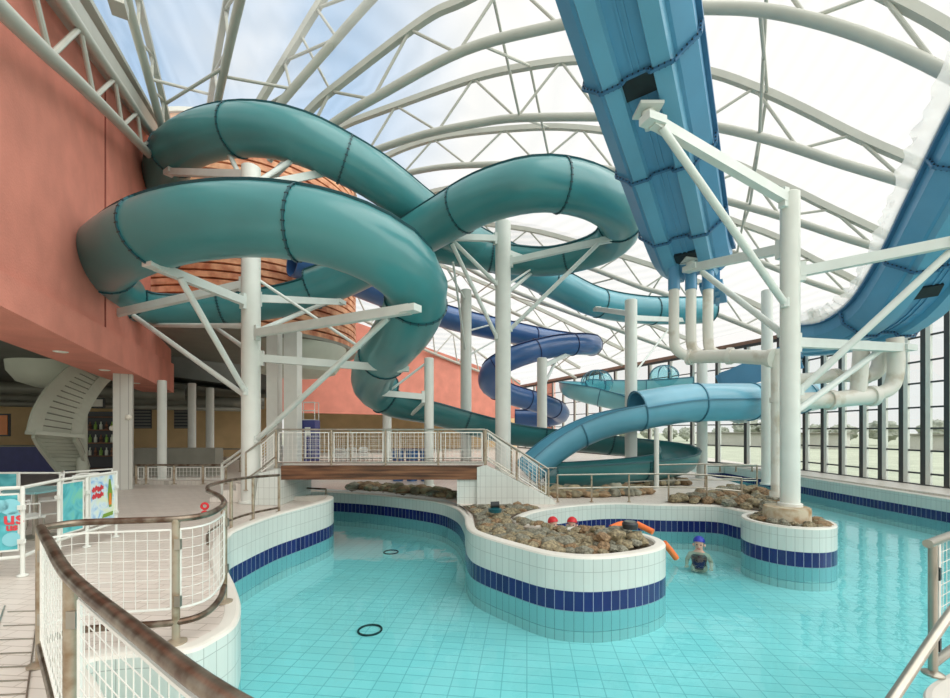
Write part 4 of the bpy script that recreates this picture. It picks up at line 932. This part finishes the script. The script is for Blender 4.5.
# ---------------------------------------------------------------- rocks
rockmesh = []
for i in range(9):
    mb = MB(); vs, fs = blob((0, 0, 0), 1, (.66, .74, .6)[i % 3], i+2, 3, .3, .95); mb.add([V((v.x*(1.15+.2*(i % 2)), v.y*.9, v.z)) for v in vs], fs)
    o = mb.build('rock', (M_ROCK, M_ROCK2, M_ROCK, M_ROCK3, M_ROCK, M_ROCK2, M_ROCK, M_ROCK3, M_ROCK2)[i], None, True, base=V((0, 0, 0)))
    rockmesh.append(o.data); bpy.data.objects.remove(o)
def inside(p, poly):
    c = False; n = len(poly); j = n-1
    for i in range(n):
        a, b_ = poly[i], poly[j]
        if (a[1] > p[1]) != (b_[1] > p[1]) and p[0] < (b_[0]-a[0])*(p[1]-a[1])/(b_[1]-a[1])+a[0]: c = not c
        j = i
    return c
def scatter(poly, n, smin, smax, zf, label, group, gap=.8, tries=6000, seed=1, inset=0.0, pile=None):
    rnd = random.Random(seed); xs = [p[0] for p in poly]; yy = [p[1] for p in poly]; placed = []
    for _ in range(tries):
        if len(placed) >= n: break
        x, y = rnd.uniform(min(xs), max(xs)), rnd.uniform(min(yy), max(yy))
        if not inside((x, y), poly): continue
        s = rnd.uniform(smin, smax)
        if inset and not all(inside((x+math.cos(a)*s*1.2, y+math.sin(a)*s*1.2), poly) for a in (0, 1.57, 3.14, 4.71)): continue
        if any((x-a)**2+(y-b_)**2 < ((s+c)*gap)**2 for a, b_, c in placed): continue
        placed.append((x, y, s))
        if pile is not None:
            me = rnd.choice(rockmesh); R = Matrix.Rotation(rnd.uniform(0, 6.28), 3, 'Z'); c = V((x, y, zf(x, y)+s*.38)); mi_ = rnd.choice((0, 0, 1, 2))
            pile.add([c+R@(v.co*s) for v in me.vertices], [tuple(p.vertices) for p in me.polygons], mi_); continue
        o = bpy.data.objects.new('rock', rnd.choice(rockmesh)); COL.objects.link(o)
        o.location = (x, y, zf(x, y)+s*.38); o.scale = (s, s, s); o.rotation_euler = (rnd.uniform(-.25, .25), rnd.uniform(-.25, .25), rnd.uniform(0, 6.28))
        tag(o, label, 'rock', group)
PEN = [(-.0, 7.0), (.16, 6.5), (.6, 5.98), (.97, 5.62), (1.42, 5.5), (1.95, 5.6), (2.36, 5.85), (2.5, 6.1), (2.45, 6.4), (2.25, 6.58), (1.85, 6.76), (1.2, 7.0), (.75, 7.35), (.62, 7.9), (.9, 8.5), (1.4, 9.0), (1.2, 9.5), (.1, 9.5), (-.28, 9.3), (-.05, 8.4), (0, 7.5)]
def pz(x, y): return (.6 if y < 6.5 else .55)+.07*max(0, 1-((x-2.0)**2+(y-6.1)**2)/.3)
struct(flat([[(p[0]*1.0, p[1]) for p in PEN]], .61, 's', 0), 'floor_peninsula_bed', M_SOIL, 'gravel under the rocks of the peninsula', 'gravel')
PILE = MB()
scatter(PEN, 182, .075, .135, pz, 'brown river rock heaped on the peninsula between channel and lagoon', 'river rocks on the peninsula', .68, 12000, 3, .01)
scatter([(1.75, 5.9), (2.3, 5.95), (2.25, 6.35), (1.75, 6.45)], 6, .1, .14, lambda x, y: .72, 'larger brown rock on top of the heap at the tip of the peninsula', 'upper rocks at the tip of the peninsula', .8, 900, 5)
rnd = random.Random(12)
for i, p in enumerate(resample(cr([(2.46, 6.55, 0), (2.3, 6.72, 0), (1.85, 6.88, 0), (1.3, 7.1, 0), (.95, 7.4, 0), (.78, 7.8, 0)], 8), 24)):
    s = rnd.uniform(.075, .12); o = bpy.data.objects.new('rock', rnd.choice(rockmesh)); COL.objects.link(o); o.location = (p.x+rnd.uniform(-.03, .03), p.y+rnd.uniform(-.05, .06), .63); o.scale = (s,)*3; o.rotation_euler = (0, 0, rnd.uniform(0, 6))
    tag(o, 'brown rock lying on the rear rim of the peninsula beside the lagoon', 'rock', 'rocks on the rear rim of the peninsula')
ring = [(PC.x+.78*math.cos(a), PC.y+.78*math.sin(a)) for a in [2*PI*i/24 for i in range(24)]]
rnd = random.Random(4)
for i in range(44):
    a = rnd.uniform(0, 2*PI); r_ = rnd.choice((.43, .48, .55)); s = rnd.uniform(.055, .085)
    o = bpy.data.objects.new('rock', rnd.choice(rockmesh)); COL.objects.link(o); o.location = (PC.x+r_*math.cos(a), PC.y+r_*math.sin(a), .62+rnd.uniform(0, .05)); o.scale = (s,)*3; o.rotation_euler = (0, 0, rnd.uniform(0, 6))
    tag(o, 'rounded rock in the round planter at the foot of the large column', 'rock', 'rocks in the round planter')
def bedz(h): return lambda x, y: h
bed = [(4.3, 9.8), (5.3, 9.6), (5.62, 9.0), (6.0, 8.5), (6.5, 8.95), (6.9, 9.6), (7.2, 10.9), (6.7, 11.4), (5.8, 10.6), (5.0, 10.2)]
struct(flat([bed], .615, 's', 0), 'floor_right_bed', M_SOIL, 'gravel bed left of the large column', 'gravel')
scatter(bed, 50, .1, .17, lambda x, y: .61+.05*max(0, (y-9.6)), 'brown rock in the bed between the lagoon path and the large column', 'rocks left of the large column', .68, 6000, 8)
bed = [(1.8, 10.5), (3.3, 10.6), (4.5, 11.0), (4.7, 11.5), (4.2, 11.75), (1.8, 11.5)]
struct(flat([bed], .615, 's', 0), 'floor_path_bed', M_SOIL, 'gravel bed below the low spiral slide', 'gravel')
scatter(bed, 60, .11, .19, lambda x, y: .61, 'brown rock in the bed behind the path below the low spiral slide', 'rocks behind the lagoon path', .66, 4000, 9, pile=PILE)
bed = [(4.6, 12.6), (6.4, 12.9), (6.3, 13.6), (4.7, 13.3)]
scatter(bed, 26, .13, .22, lambda x, y: .63, 'dark brown rock near the bend of the low spiral slide', 'rocks by the low spiral slide', .66, 3000, 10, pile=PILE)
bed = [(-3.6, 12.1), (-1.4, 11.1), (-.6, 10.3), (-.2, 10.6), (-1, 11.7), (-3.4, 12.7)]
scatter(bed, 60, .1, .19, lambda x, y: .6, 'brown rock on the far bank of the channel under the footbridge', 'rocks on the far bank under the footbridge', .68, 4000, 11, pile=PILE)
tag(PILE.build('river_rocks', [M_ROCK, M_ROCK2, M_ROCK3], None, True), 'small brown rocks heaped along the far banks and behind the lagoon path', 'rocks', None, 'stuff')
# lamps and bucket on the rocks
c = G(495, 512, .72); t = thing('garden_spotlight', 'small dark green spotlight on the rocks below the stair wall', 'spotlight', c)
mb = MB(); mb.lathe(c, [(.12, 0), (.13, .06), (.05, .09)], 16); mb.build('base', M_TEALD, t, True); mb = MB(); mb.tube([c+V((-.08, 0, .13)), c+V((.08, 0, .14))], .06, 14); mb.build('lamp_head', M_BLACK, t, True)
mb = MB(); mb.tube([c+V((0, 0, .07)), c+V((0, 0, .12))], .02, 8); mb.build('bracket', M_BLACK, t, True)
c = P(630, 525, 6.1); t = thing('garden_spotlight', 'black round lamp lying on the rocks at the tip of the peninsula', 'spotlight', c)
mb = MB(); mb.lathe(c, [(.1, -.05), (.11, .02), (.09, .05)], 18); mb.build('lamp_head', M_BLACK, t, True); mb = MB(); mb.lathe(c, [(.075, .045), (.075, .055)], 16); mb.build('lens', M_STEEL, t, True)

# ---------------------------------------------------------------- swimmers and noodles
def swimmer(label, loc, face, cap_mat, suit, kz=1.0):
    t = thing('person', label, 'person', V(loc)+V((0, 0, -.5)))
    me = bpy.data.meshes.new('body'); bm = bmesh.new()
    H = -.98; J = {}
    def vtx(n, p, r):
        p = V(p)
        if p.z < zt-.1: p.z = zt-.1+(p.z-zt+.1)*kz
        J[n] = (bm.verts.new(p), r)
    zt = loc[2]                      # chin height
    vtx('pel', (0, .02, zt-.45), .1); vtx('waist', (0, .01, zt-.35), .1); vtx('chest', (0, .0, zt-.2), .12); vtx('neck', (0, .01, zt-.05), .055); vtx('hd', (0, -.005, zt+.05), .07); vtx('hd2', (0, .005, zt+.12), .085); vtx('hd3', (0, .012, zt+.18), .06)
    for s_, n in ((-1, 'l'), (1, 'r')):
        vtx('sh'+n, (.15*s_, 0, zt-.13), .055); vtx('el'+n, (.2*s_, .03, zt-.3), .038); vtx('wr'+n, (.2*s_, -.14, zt-.36), .028); vtx('ha'+n, (.2*s_, -.21, zt-.37), .028)
        vtx('hip'+n, (.08*s_, 0, zt-.46), .075); vtx('kn'+n, (.1*s_, -.12, zt-.47), .055); vtx('an'+n, (.1*s_, .24, zt-.49), .036); vtx('to'+n, (.1*s_, .36, zt-.5), .028)
        for k in range(4): vtx('f%d%s' % (k, n), ((.175+.017*k)*s_, -.29+abs(k-1.5)*.012, zt-.38), .009)
        vtx('th'+n, (.155*s_, -.235, zt-.37), .01)
    E = [('pel', 'waist'), ('waist', 'chest'), ('chest', 'neck'), ('neck', 'hd'), ('hd', 'hd2'), ('hd2', 'hd3')]
    for n in 'lr':
        E += [('chest', 'sh'+n), ('sh'+n, 'el'+n), ('el'+n, 'wr'+n), ('wr'+n, 'ha'+n), ('pel', 'hip'+n), ('hip'+n, 'kn'+n), ('kn'+n, 'an'+n), ('an'+n, 'to'+n), ('ha'+n, 'th'+n)]+[('ha'+n, 'f%d%s' % (k, n)) for k in range(4)]
    for a, b_ in E: bm.edges.new((J[a][0], J[b_][0]))
    bm.verts.index_update(); rad = [0]*len(bm.verts)
    for n, (v, r) in J.items(): rad[v.index] = r
    bm.to_mesh(me); bm.free(); o = bpy.data.objects.new('body', me); COL.objects.link(o)
    sm = o.modifiers.new('Skin', 'SKIN'); sm.use_smooth_shade = True
    for i, sv in enumerate(me.skin_vertices[0].data): sv.radius = (rad[i], rad[i]*(.8 if i in (0, 1, 2) else 1)); sv.use_root = (i == 0)
    o.modifiers.new('Sub', 'SUBSURF').render_levels = 2; o.modifiers['Sub'].levels = 2
    dg = bpy.context.evaluated_depsgraph_get(); dg.update(); m2 = bpy.data.meshes.new_from_object(o.evaluated_get(dg)); bpy.data.objects.remove(o)
    o = bpy.data.objects.new('body', m2); m2.materials.clear(); m2.materials.append(M_SKIN); COL.objects.link(o); o.parent = t; o.location = (0, 0, .98); m2.polygons.foreach_set('use_smooth', [True]*len(m2.polygons))
    o.location = (0, 0, -ORG[t.name].z); ORG[o.name] = V(loc)
    def part(mb, nm, mt): 
        ob = mb.build(nm, mt, None, True, base=V((0, 0, 0))); ob.parent = t; ob.location = (0, 0, -ORG[t.name].z); return ob
    z = zt
    mb = MB(); vs, fs = blob((0, .012, z+.125), .108, 1.0, 1, 3, 0); vs = [V((v.x*.92, v.y, v.z if v.z > z+.115-.35*(v.y) else z+.115-.35*v.y)) for v in vs]; mb.add(vs, fs); part(mb, 'swim_cap', cap_mat)
    mb = MB(); mb.add(*blob((0, -.092, z+.055), .018, 1.4, 1, 2, 0)); part(mb, 'nose', M_SKIN)
    mb = MB(); mb.tube([(-.025, -.085, z+.012), (0, -.09, z+.01), (.025, -.085, z+.012)], .007, 6); part(mb, 'mouth', M_RED)
    for sx in (-1, 1): mb = MB(); mb.add(*blob((sx*.034, -.08, z+.085), .014, .8, 1, 2, 0)); part(mb, 'eye', M_HAIR)
    for sx in (-1, 1): mb = MB(); mb.add(*blob((sx*.092, .01, z+.06), .02, 1.5, 1, 2, 0)); part(mb, 'ear', M_SKIN)
    mb = MB(); mb.lathe((0, 0, 0), [(.118, z-.1-.36*kz), (.122, z-.1-.3*kz), (.115, z-.1-.24*kz), (.14, z-.1-.1*kz), (.138, z-.1-.04*kz), (.11, z-.1)], 20); part(mb, 'swimsuit', suit)
    t.rotation_euler = (0, 0, face); return t
q = P(699, 546, 7.95)
swimmer('person with a blue swim cap and dark swimsuit kneeling in the lagoon', (q.x, q.y, .06), -.5, M_BLUEC, M_HAIR, .72)
swimmer('person with a red swim cap in the lagoon behind the rocks, nearer the stair wall', (1.52, 8.35, .34), .5, M_RED, M_HAIR)
swimmer('person with a red swim cap, right of the other red cap behind the rocks', (1.9, 8.42, .32), -.3, M_RED, M_HAIR)
for pts, lab in (([P(586, 534, 7.3), P(597, 533, 7.4), P(610, 534, 7.6)], 'orange foam noodle floating left of the lamp on the rocks'), ([P(611, 528, 7.5), P(622, 524, 7.6), P(632, 526, 7.7)], 'orange foam noodle half hidden behind the rocks under the lamp'),
                 ([P(637, 524, 7.5), P(645, 528, 7.4), P(653, 532, 7.3)], 'orange foam noodle right of the lamp on the rocks'), ([P(664, 543, 7.2), P(670, 550, 7.25), P(676, 558, 7.3)], 'orange foam noodle floating past the tip of the peninsula')):
    mb = MB(); mb.tube(cr([p if p.z > .06 else V((p.x, p.y, .05)) for p in pts], 6), .052, 12); tag(mb.build('pool_noodle', M_ORANGE, None, True), lab, 'pool noodle')

# ---------------------------------------------------------------- cafe fence with posters, chairs
f1 = [g2(-14, 580, DECK), g2(22.6, 576, DECK), g2(59, 557, DECK), g2(87, 547, DECK), g2(116, 537, DECK)]
def up(p, z): return V((p.x, p.y, DECK+z))
t = thing('cafe_fence', 'white tubular fence with poster panels on the left deck', 'fence', f1[1])
for p in f1:
    mb = MB(); mb.tube([p, up(p, 1.02)], .021, 12); mb.lathe((p.x, p.y, 0), [(.05, DECK), (.05, DECK+.015), (.021, DECK+.03)], 16); mb.build('post', M_WHITE, t, True)
for z, nm in ((1.0, 'top_rail'), (.22, 'bottom_rail')):
    mb = MB(); mb.tube([up(p, z) for p in f1], .02, 12); mb.build(nm, M_WHITE, t, True)
for p in f1[1:]:
    mb = MB(); mb.box(up(p, .78)+V((.02, -.03, 0)), (.06, .04, .05)); mb.box(up(p, .4)+V((.02, -.03, 0)), (.06, .04, .05)); mb.build('clamp', M_WHITE, t)
def panel(a, b_, s0, s1, z0, z1, label, mt, extra=None):
    p, q = a.lerp(b_, s0), a.lerp(b_, s1); dv = (q-p).normalized(); nr = V((dv.y, -dv.x, 0))
    if nr.dot(V((-p.x, -p.y, 0))) < 0: nr = -nr
    t = thing('poster_panel', label, 'poster', up(p, z0)); c0 = (up(p, z0)+up(q, z0))/2; h = z1-z0
    mb = MB(); mb.beam(up(p, (z0+z1)/2), up(q, (z0+z1)/2), .012, h); mb.build('board', mt, t)
    mb = MB()
    for u_, v_ in ((up(p, z0), up(q, z0)), (up(q, z0), up(q, z1)), (up(q, z1), up(p, z1)), (up(p, z1), up(p, z0))): mb.beam(u_, v_, .02, .02)
    mb.build('frame', M_WHITE, t)
    W = (q-p).length
    def at(u_, v_, dd=.012): return up(p, z0)+dv*(u_*W)+V((0, 0, v_*h))+nr*dd
    if extra: extra(t, at, W, h, dv, nr)
    return t
def text_on(t, s, pos, size, dv, nr, mt):
    cu = bpy.data.curves.new('lettering', 'FONT'); cu.body = s; cu.size = size; cu.extrude = .003; cu.offset = .004
    o = bpy.data.objects.new('lettering', cu); COL.objects.link(o); dg = bpy.context.evaluated_depsgraph_get(); dg.update()
    m2 = bpy.data.meshes.new_from_object(o.evaluated_get(dg)); bpy.data.objects.remove(o)
    M = Matrix((dv, V((0, 0, 1)), nr)).transposed(); mb = MB()
    mb.add([V(pos)+M@v.co for v in m2.vertices], [tuple(p.vertices) for p in m2.polygons]); ob = mb.build('lettering', mt, t); return ob
def ex1(t, at, W, h, dv, nr):
    text_on(t, 'us', at(.66, .47), .2, dv, nr, M_PRED); text_on(t, 'us', at(.72, .36), .11, dv, nr, M_PRED)
    for u_, v_, r_ in ((.82, .78, .09), (.6, .8, .07), (.9, .6, .06), (.85, .2, .08)): mb = MB(); mb.add([at(u_, v_, .013)+dv*r_*math.cos(a)+V((0, 0, r_*math.sin(a))) for a in [2*PI*i/16 for i in range(16)]], [tuple(range(16))]); mb.build('bubble_print', M_AQUA, t)
    pass
def ex3(t, at, W, h, dv, nr):
    mb = MB()
    for r0 in (.72, .58):
        for k in range(4): 
            c = at(.14+.1*k, r0+.03*(k % 2)); mb.add([c+dv*.034*math.cos(a)*(1+.3*(i % 2))+V((0, 0, .05*math.sin(a)*(1-.25*(i % 3)))) for i, a in enumerate([2*PI*i/10 for i in range(10)])], [tuple(range(10))])
    mb.build('red_print', M_PRED, t)
    mb = MB(); mb.add([at(.74, .9), at(.68, .6), at(.74, .3), at(.84, .3), at(.88, .6), at(.8, .9)], [tuple(range(6))]); mb.add([at(.45, .1), at(.9, .12), at(.9, .2), at(.5, .18)], [(0, 1, 2, 3)]); mb.build('green_print', M_PGRN, t)
    mb = MB(); mb.add([at(.72, .35, .014), at(.84, .35, .014), at(.82, .6, .014), at(.74, .6, .014)], [(0, 1, 2, 3)]); mb.build('orange_print', M_PORG, t)
panel(f1[0], f1[1], -.35, .9, .3, .93, 'turquoise poster with red lettering cut off by the left edge of the photo', M_POSTER, ex1)
panel(f1[2], f1[3], .08, .84, .28, .95, 'plain turquoise poster hanging on the white fence', M_POSTER)
panel(f1[3], f1[4], .08, .94, .28, .98, 'pale poster with a red and green print at the end of the white fence', M_POSTER2, ex3)
f2 = [P(-10, 473, 7.3), P(19, 473, 7.4), P(60, 473, 8.0), P(112, 469, 9.2)]
rail('second white fence rail behind the cafe chairs', f2, DECK, [0, 1, 2, 3], .018, (.75,), mt=M_WHITE, pm=M_WHITE, seg=0)
p, q = f2[0], f2[1]
panel(V((p.x, p.y, 0)), V((q.x, q.y, 0)), .05, .95, .5, .92, 'small turquoise poster on the rear fence at the left edge', M_POSTER)
def chair(label, loc, rz):
    t = thing('cafe_chair', label, 'chair', loc, 'white cafe chairs'); L = V(loc)
    mb = MB(); mb.box(L+V((0, 0, .45)), (.42, .42, .03)); mb.build('seat', M_CHAIR, t)
    b_ = None; mb = MB()
    for k in range(5): mb.box(L+V((0, .21, .58+.075*k)), (.42, .02, .045))
    mb.tube(cr([L+V((-.2, .2, .45)), L+V((-.2, .23, .86)), L+V((0, .235, .92)), L+V((.2, .23, .86)), L+V((.2, .2, .45))], 4), .014, 8); mb.build('backrest', M_CHAIR, t)
    for sx in (-1, 1):
        for sy in (-1, 1): mb = MB(); mb.tube([L+V((sx*.19, sy*.19, .44)), L+V((sx*.21, sy*.22, 0))], .012, 8); mb.build('leg', M_STEEL, t, True)
        mb = MB(); mb.tube([L+V((sx*.22, -.15, .45)), L+V((sx*.22, -.15, .64)), L+V((sx*.22, .2, .66))], .012, 8); mb.build('armrest', M_CHAIR, t, True)
    t.rotation_euler = (0, 0, rz); return t
chair('white slatted cafe chair nearest the gap in the white fence', (-6.25, 5.9, DECK), 2.6)
chair('white slatted cafe chair farther back beside the cafe table', (-6.35, 7.0, DECK), .5)
chair('white slatted cafe chair at the far side of the cafe table', (-7.4, 7.4, DECK), -.8)
t = thing('cafe_table', 'pale turquoise cafe table behind the white fence', 'table', (-6.6, 6.5, DECK)); L = V((-6.75, 6.6, DECK))
mb = MB(); mb.box(L+V((0, 0, .73)), (.75, .75, .03)); mb.build('table_top', M_TABLE, t); mb = MB(); mb.tube([L+V((0, 0, .02)), L+V((0, 0, .72))], .035, 12); mb.build('pedestal', M_STEEL, t, True); mb = MB(); mb.lathe(L, [(.24, 0), (.24, .02), (.05, .05)], 20); mb.build('foot', M_STEEL, t, True)

# ---------------------------------------------------------------- winding staircase in the cafe
q = P(82, 430, 13.2)
t = thing('winding_staircase', 'pale grey winding staircase with slatted underside below the left terracotta wall', 'staircase', (q.x, q.y, DECK))
mb = MB(); mb.tube([(q.x, q.y, DECK), (q.x, q.y, 4.2)], .13, 18); mb.build('support_post', M_SOFFIT, t, True)
def flight(le, re_, n, hr):
    Lp, Rp = resample(cr([P(*p) for p in le], 8), n+1), resample(cr([P(*p) for p in re_], 8), n+1)
    for i in range(n):
        l0, l1, r0, r1 = Lp[i], Lp[i+1], Rp[i], Rp[i+1]; nv = (r0-l0).cross(l1-l0).normalized()
        if nv.y > 0: nv = -nv
        k = .82; vs = [l0, r0, r0.lerp(r1, k), l0.lerp(l1, k)]; mb = MB()
        mb.add([v+nv*.02 for v in vs]+[v-nv*.05 for v in vs], [(0, 1, 2, 3), (7, 6, 5, 4), (0, 4, 5, 1), (1, 5, 6, 2), (2, 6, 7, 3), (3, 7, 4, 0)]); mb.build('step', M_SOFFIT, t)
    for pl in (Lp, Rp): mb = MB(); mb.rect(pl, .07, .3); mb.build('stringer', M_SOFFIT, t)
    mb = MB(); mb.add([p-V((0, 0, 0))+V((0, .09, 0)) for p in Lp]+[p+V((0, .09, 0)) for p in Rp], [(i, i+1, n+2+i, n+1+i) for i in range(n)]); mb.build('underside_board', M_DUCT, t)
    if hr:
        mb = MB(); mb.tube([p+V((0, .1, .85)) for p in Rp], .03, 8); mb.build('handrail', M_STEEL, t, True)
        for i in range(0, n+1, 3): mb = MB(); mb.tube([Rp[i], Rp[i]+V((0, .1, .85))], .015, 6); mb.build('baluster', M_STEEL, t, True)
flight([(96, 360, 12.9), (72, 371, 12.3), (52, 390, 11.8), (39, 412, 11.5), (34, 432, 11.4)], [(113, 371, 13.4), (100, 383, 13.0), (88, 400, 12.7), (79, 418, 12.5), (75, 436, 12.4)], 15, False)
flight([(34, 433, 11.5), (40, 444, 11.9), (50, 457, 12.5), (62, 471, 13.0)], [(75, 437, 12.4), (80, 446, 12.8), (84, 457, 13.2), (88, 470, 13.6)], 9, False)
mb = MB(); l_, r_ = P(34, 432.5, 11.4), P(77, 436.5, 12.4); mb.beam(l_-V((.1, 0, 0)), r_+V((.05, 0, 0)), .5, .1); mb.build('landing_edge', M_SOFFIT, t)
c = P(60, 372, 13.3); mb = MB(); mb.lathe((c.x, c.y, 0), [(.55, 3.55), (.95, 3.7), (1.15, 4.0), (1.18, 4.29)], 32); o = mb.build('landing_drum', M_SOFFIT, None, True); tag(o, 'grey rounded landing above the winding staircase', 'landing')

# ---------------------------------------------------------------- cafe odds and ends
def wallpic(px, py, d, w_, h_, mt, label):
    q = P(px, py, d); t = thing('wall_screen', label, 'screen', q-V((0, 0, h_/2))); mb = MB(); mb.box(q, (w_+.12, .06, h_+.12)); mb.build('frame', M_BLACK, t); mb = MB(); mb.box(q-V((0, .04, 0)), (w_, .02, h_)); mb.build('picture', mt, t)
wallpic(4, 425, 16.5, .35, .75, M_PORG, 'orange lit picture on the tan wall at the left edge')
wallpic(98, 403, 18, .45, .3, M_LAMP, 'small screen with dark frame left of the square pillar')
for px, w_ in ((143, .9), (182, .8)):
    q = P(px, 418, 22.5); mb = MB(); mb.box(q, (w_, .05, 1.1)); t = mb.build('wall_vent', M_BLACK); tag(t, 'dark louvred panel on the tan wall %s the white round column' % ('left of' if px < 160 else 'right of'), 'louvre')
    for k in range(7): mb = MB(); mb.box(q+V((0, -.04, -.48+.16*k)), (w_-.06, .05, .04)); mb.build('slat', M_DUCT, t)
# dark bar shelving left of the pillar
q = P(100, 436, 15); t = thing('bar_shelving', 'dark bar shelving with bottles left of the square pillar', 'shelving', (q.x, q.y, DECK))
mb = MB(); mb.box((q.x, q.y+.2, 1.75), (1.5, .06, 2.3)); mb.build('back_panel', M_BLACK, t)
for z in (.9, 1.35, 1.8, 2.25, 2.7): mb = MB(); mb.box((q.x, q.y, z), (1.5, .35, .04)); mb.build('shelf', M_WOOD, t)
for i in range(24):
    x, z = q.x-.68+.19*(i % 8), (1.37, 1.82, 2.27)[i//8]; mb = MB(); mb.lathe((x, q.y-.05, z), [(.045, 0), (.045, .16), (.018, .2), (.018, .27)], 10); o = mb.build('bottle', (M_WOOD, M_PGRN, M_SOFFIT)[i % 3], None, True); tag(o, 'bottle standing on the dark bar shelving left of the square pillar', 'bottle', 'bottles on the bar shelving')
mb = MB(); mb.box((q.x+2.3, q.y+.6, 1.1), (3.0, .5, 1.0)); tag(mb.build('bar_counter', M_DUCT), 'grey bar counter behind the terrace railing', 'counter')
q = P(30, 455, 17); t = thing('reception_counter', 'dark blue counter at the left edge below the tan wall', 'counter', (q.x, q.y, DECK)); mb = MB(); mb.box((q.x, q.y, 1.1), (3.0, .6, 1.0)); mb.build('front', M_KIOSK, t); mb = MB(); mb.box((q.x, q.y, 1.62), (3.1, .7, .05)); mb.build('worktop', M_DUCT, t)
q = P(309, 430, 15.6); t = thing('locker_unit', 'navy cabinet standing right of the tower pillars', 'cabinet', (q.x, q.y, DECK)); mb = MB(); mb.box((q.x, q.y, 1.6), (.62, .5, 2.0)); mb.build('body', M_KIOSK, t); mb = MB(); mb.box((q.x+.05, q.y-.26, 2.2), (.2, .02, .3)); mb.build('notice', M_WHITE, t)
q = P(309, 407, 15.6); t = thing('wire_rack', 'white wire rack on top of the navy cabinet', 'rack', (q.x, q.y, 2.6)); mb = MB()
for dx in (-.28, .28):
    for dy in (-.2, .2): mb.tube([(q.x+dx, q.y+dy, 2.6), (q.x+dx, q.y+dy, 3.25)], .015, 6)
for z in (2.62, 2.95, 3.25):
    for dy in (-.2, .2): mb.tube([(q.x-.28, q.y+dy, z), (q.x+.28, q.y+dy, z)], .012, 6)
mb.build('frame', M_WHITE, t)
for i, (px, w_) in enumerate(((398, .5), (412, .5), (426, .5))):
    q = P(px, 450, 14); t = thing('blue_bin', '%s blue tub seen through the footbridge railing' % ('left', 'middle', 'right')[i], 'tub', (q.x, q.y, DECK)); mb = MB(); mb.lathe((q.x, q.y, 0), [(.17, DECK), (.21, DECK+1.0)], 16); mb.build('body', M_NAVY, t, True); mb = MB(); mb.lathe((q.x, q.y, 0), [(.23, DECK+.98), (.23, DECK+1.05)], 16); mb.build('rim', M_NAVYD, t, True)
for i, px in enumerate((338, 352, 366)):
    q = P(px, 446, 17+i*.5); chair('white chair seen through the footbridge railing, %s of three' % ('left', 'middle', 'right')[i], (q.x, q.y, DECK), .4*i)
mb = MB(); q = P(350, 452, 15.5); mb.box((q.x, q.y, 1.0), (2.4, .7, .06)); mb.box((q.x, q.y, .8), (2.2, .5, .36)); tag(mb.build('buffet_table', M_WHITE), 'white long table seen through the footbridge railing', 'table')
# deck drain and red tag
t = thing('drain_grate', 'slotted steel drain channel in the deck at the lower left corner', 'drain', V((-2.9, 2.2, DECK)))
for i in range(9):
    p = G(22-i*3.2, 612+i*14); mb = MB(); mb.beam(p+V((-.13, .0, .003)), p+V((.13, .02, .003)), .007, .006); mb.build('slot_bar', M_STEEL, t)
for s_ in (-.16, .16):
    mb = MB(); mb.beam(G(22, 606)+V((s_, 0, .004)), G(-8, 735)+V((s_, 0, .004)), .01, .008); mb.build('channel_edge', M_STEEL, t)
t = thing('throw_line', 'small red rescue line hanging beside the left bank rail', 'rescue line', (-3.5, 5.2, 1.15))
for z in (1.32, 1.22): 
    mb = MB(); mb.tube([V((-3.3, 5.25, z))+V((.04*math.cos(a), 0, .035*math.sin(a))) for a in [2*PI*i/16 for i in range(17)]], .014, 8); mb.build('coil', M_RED, t, True)
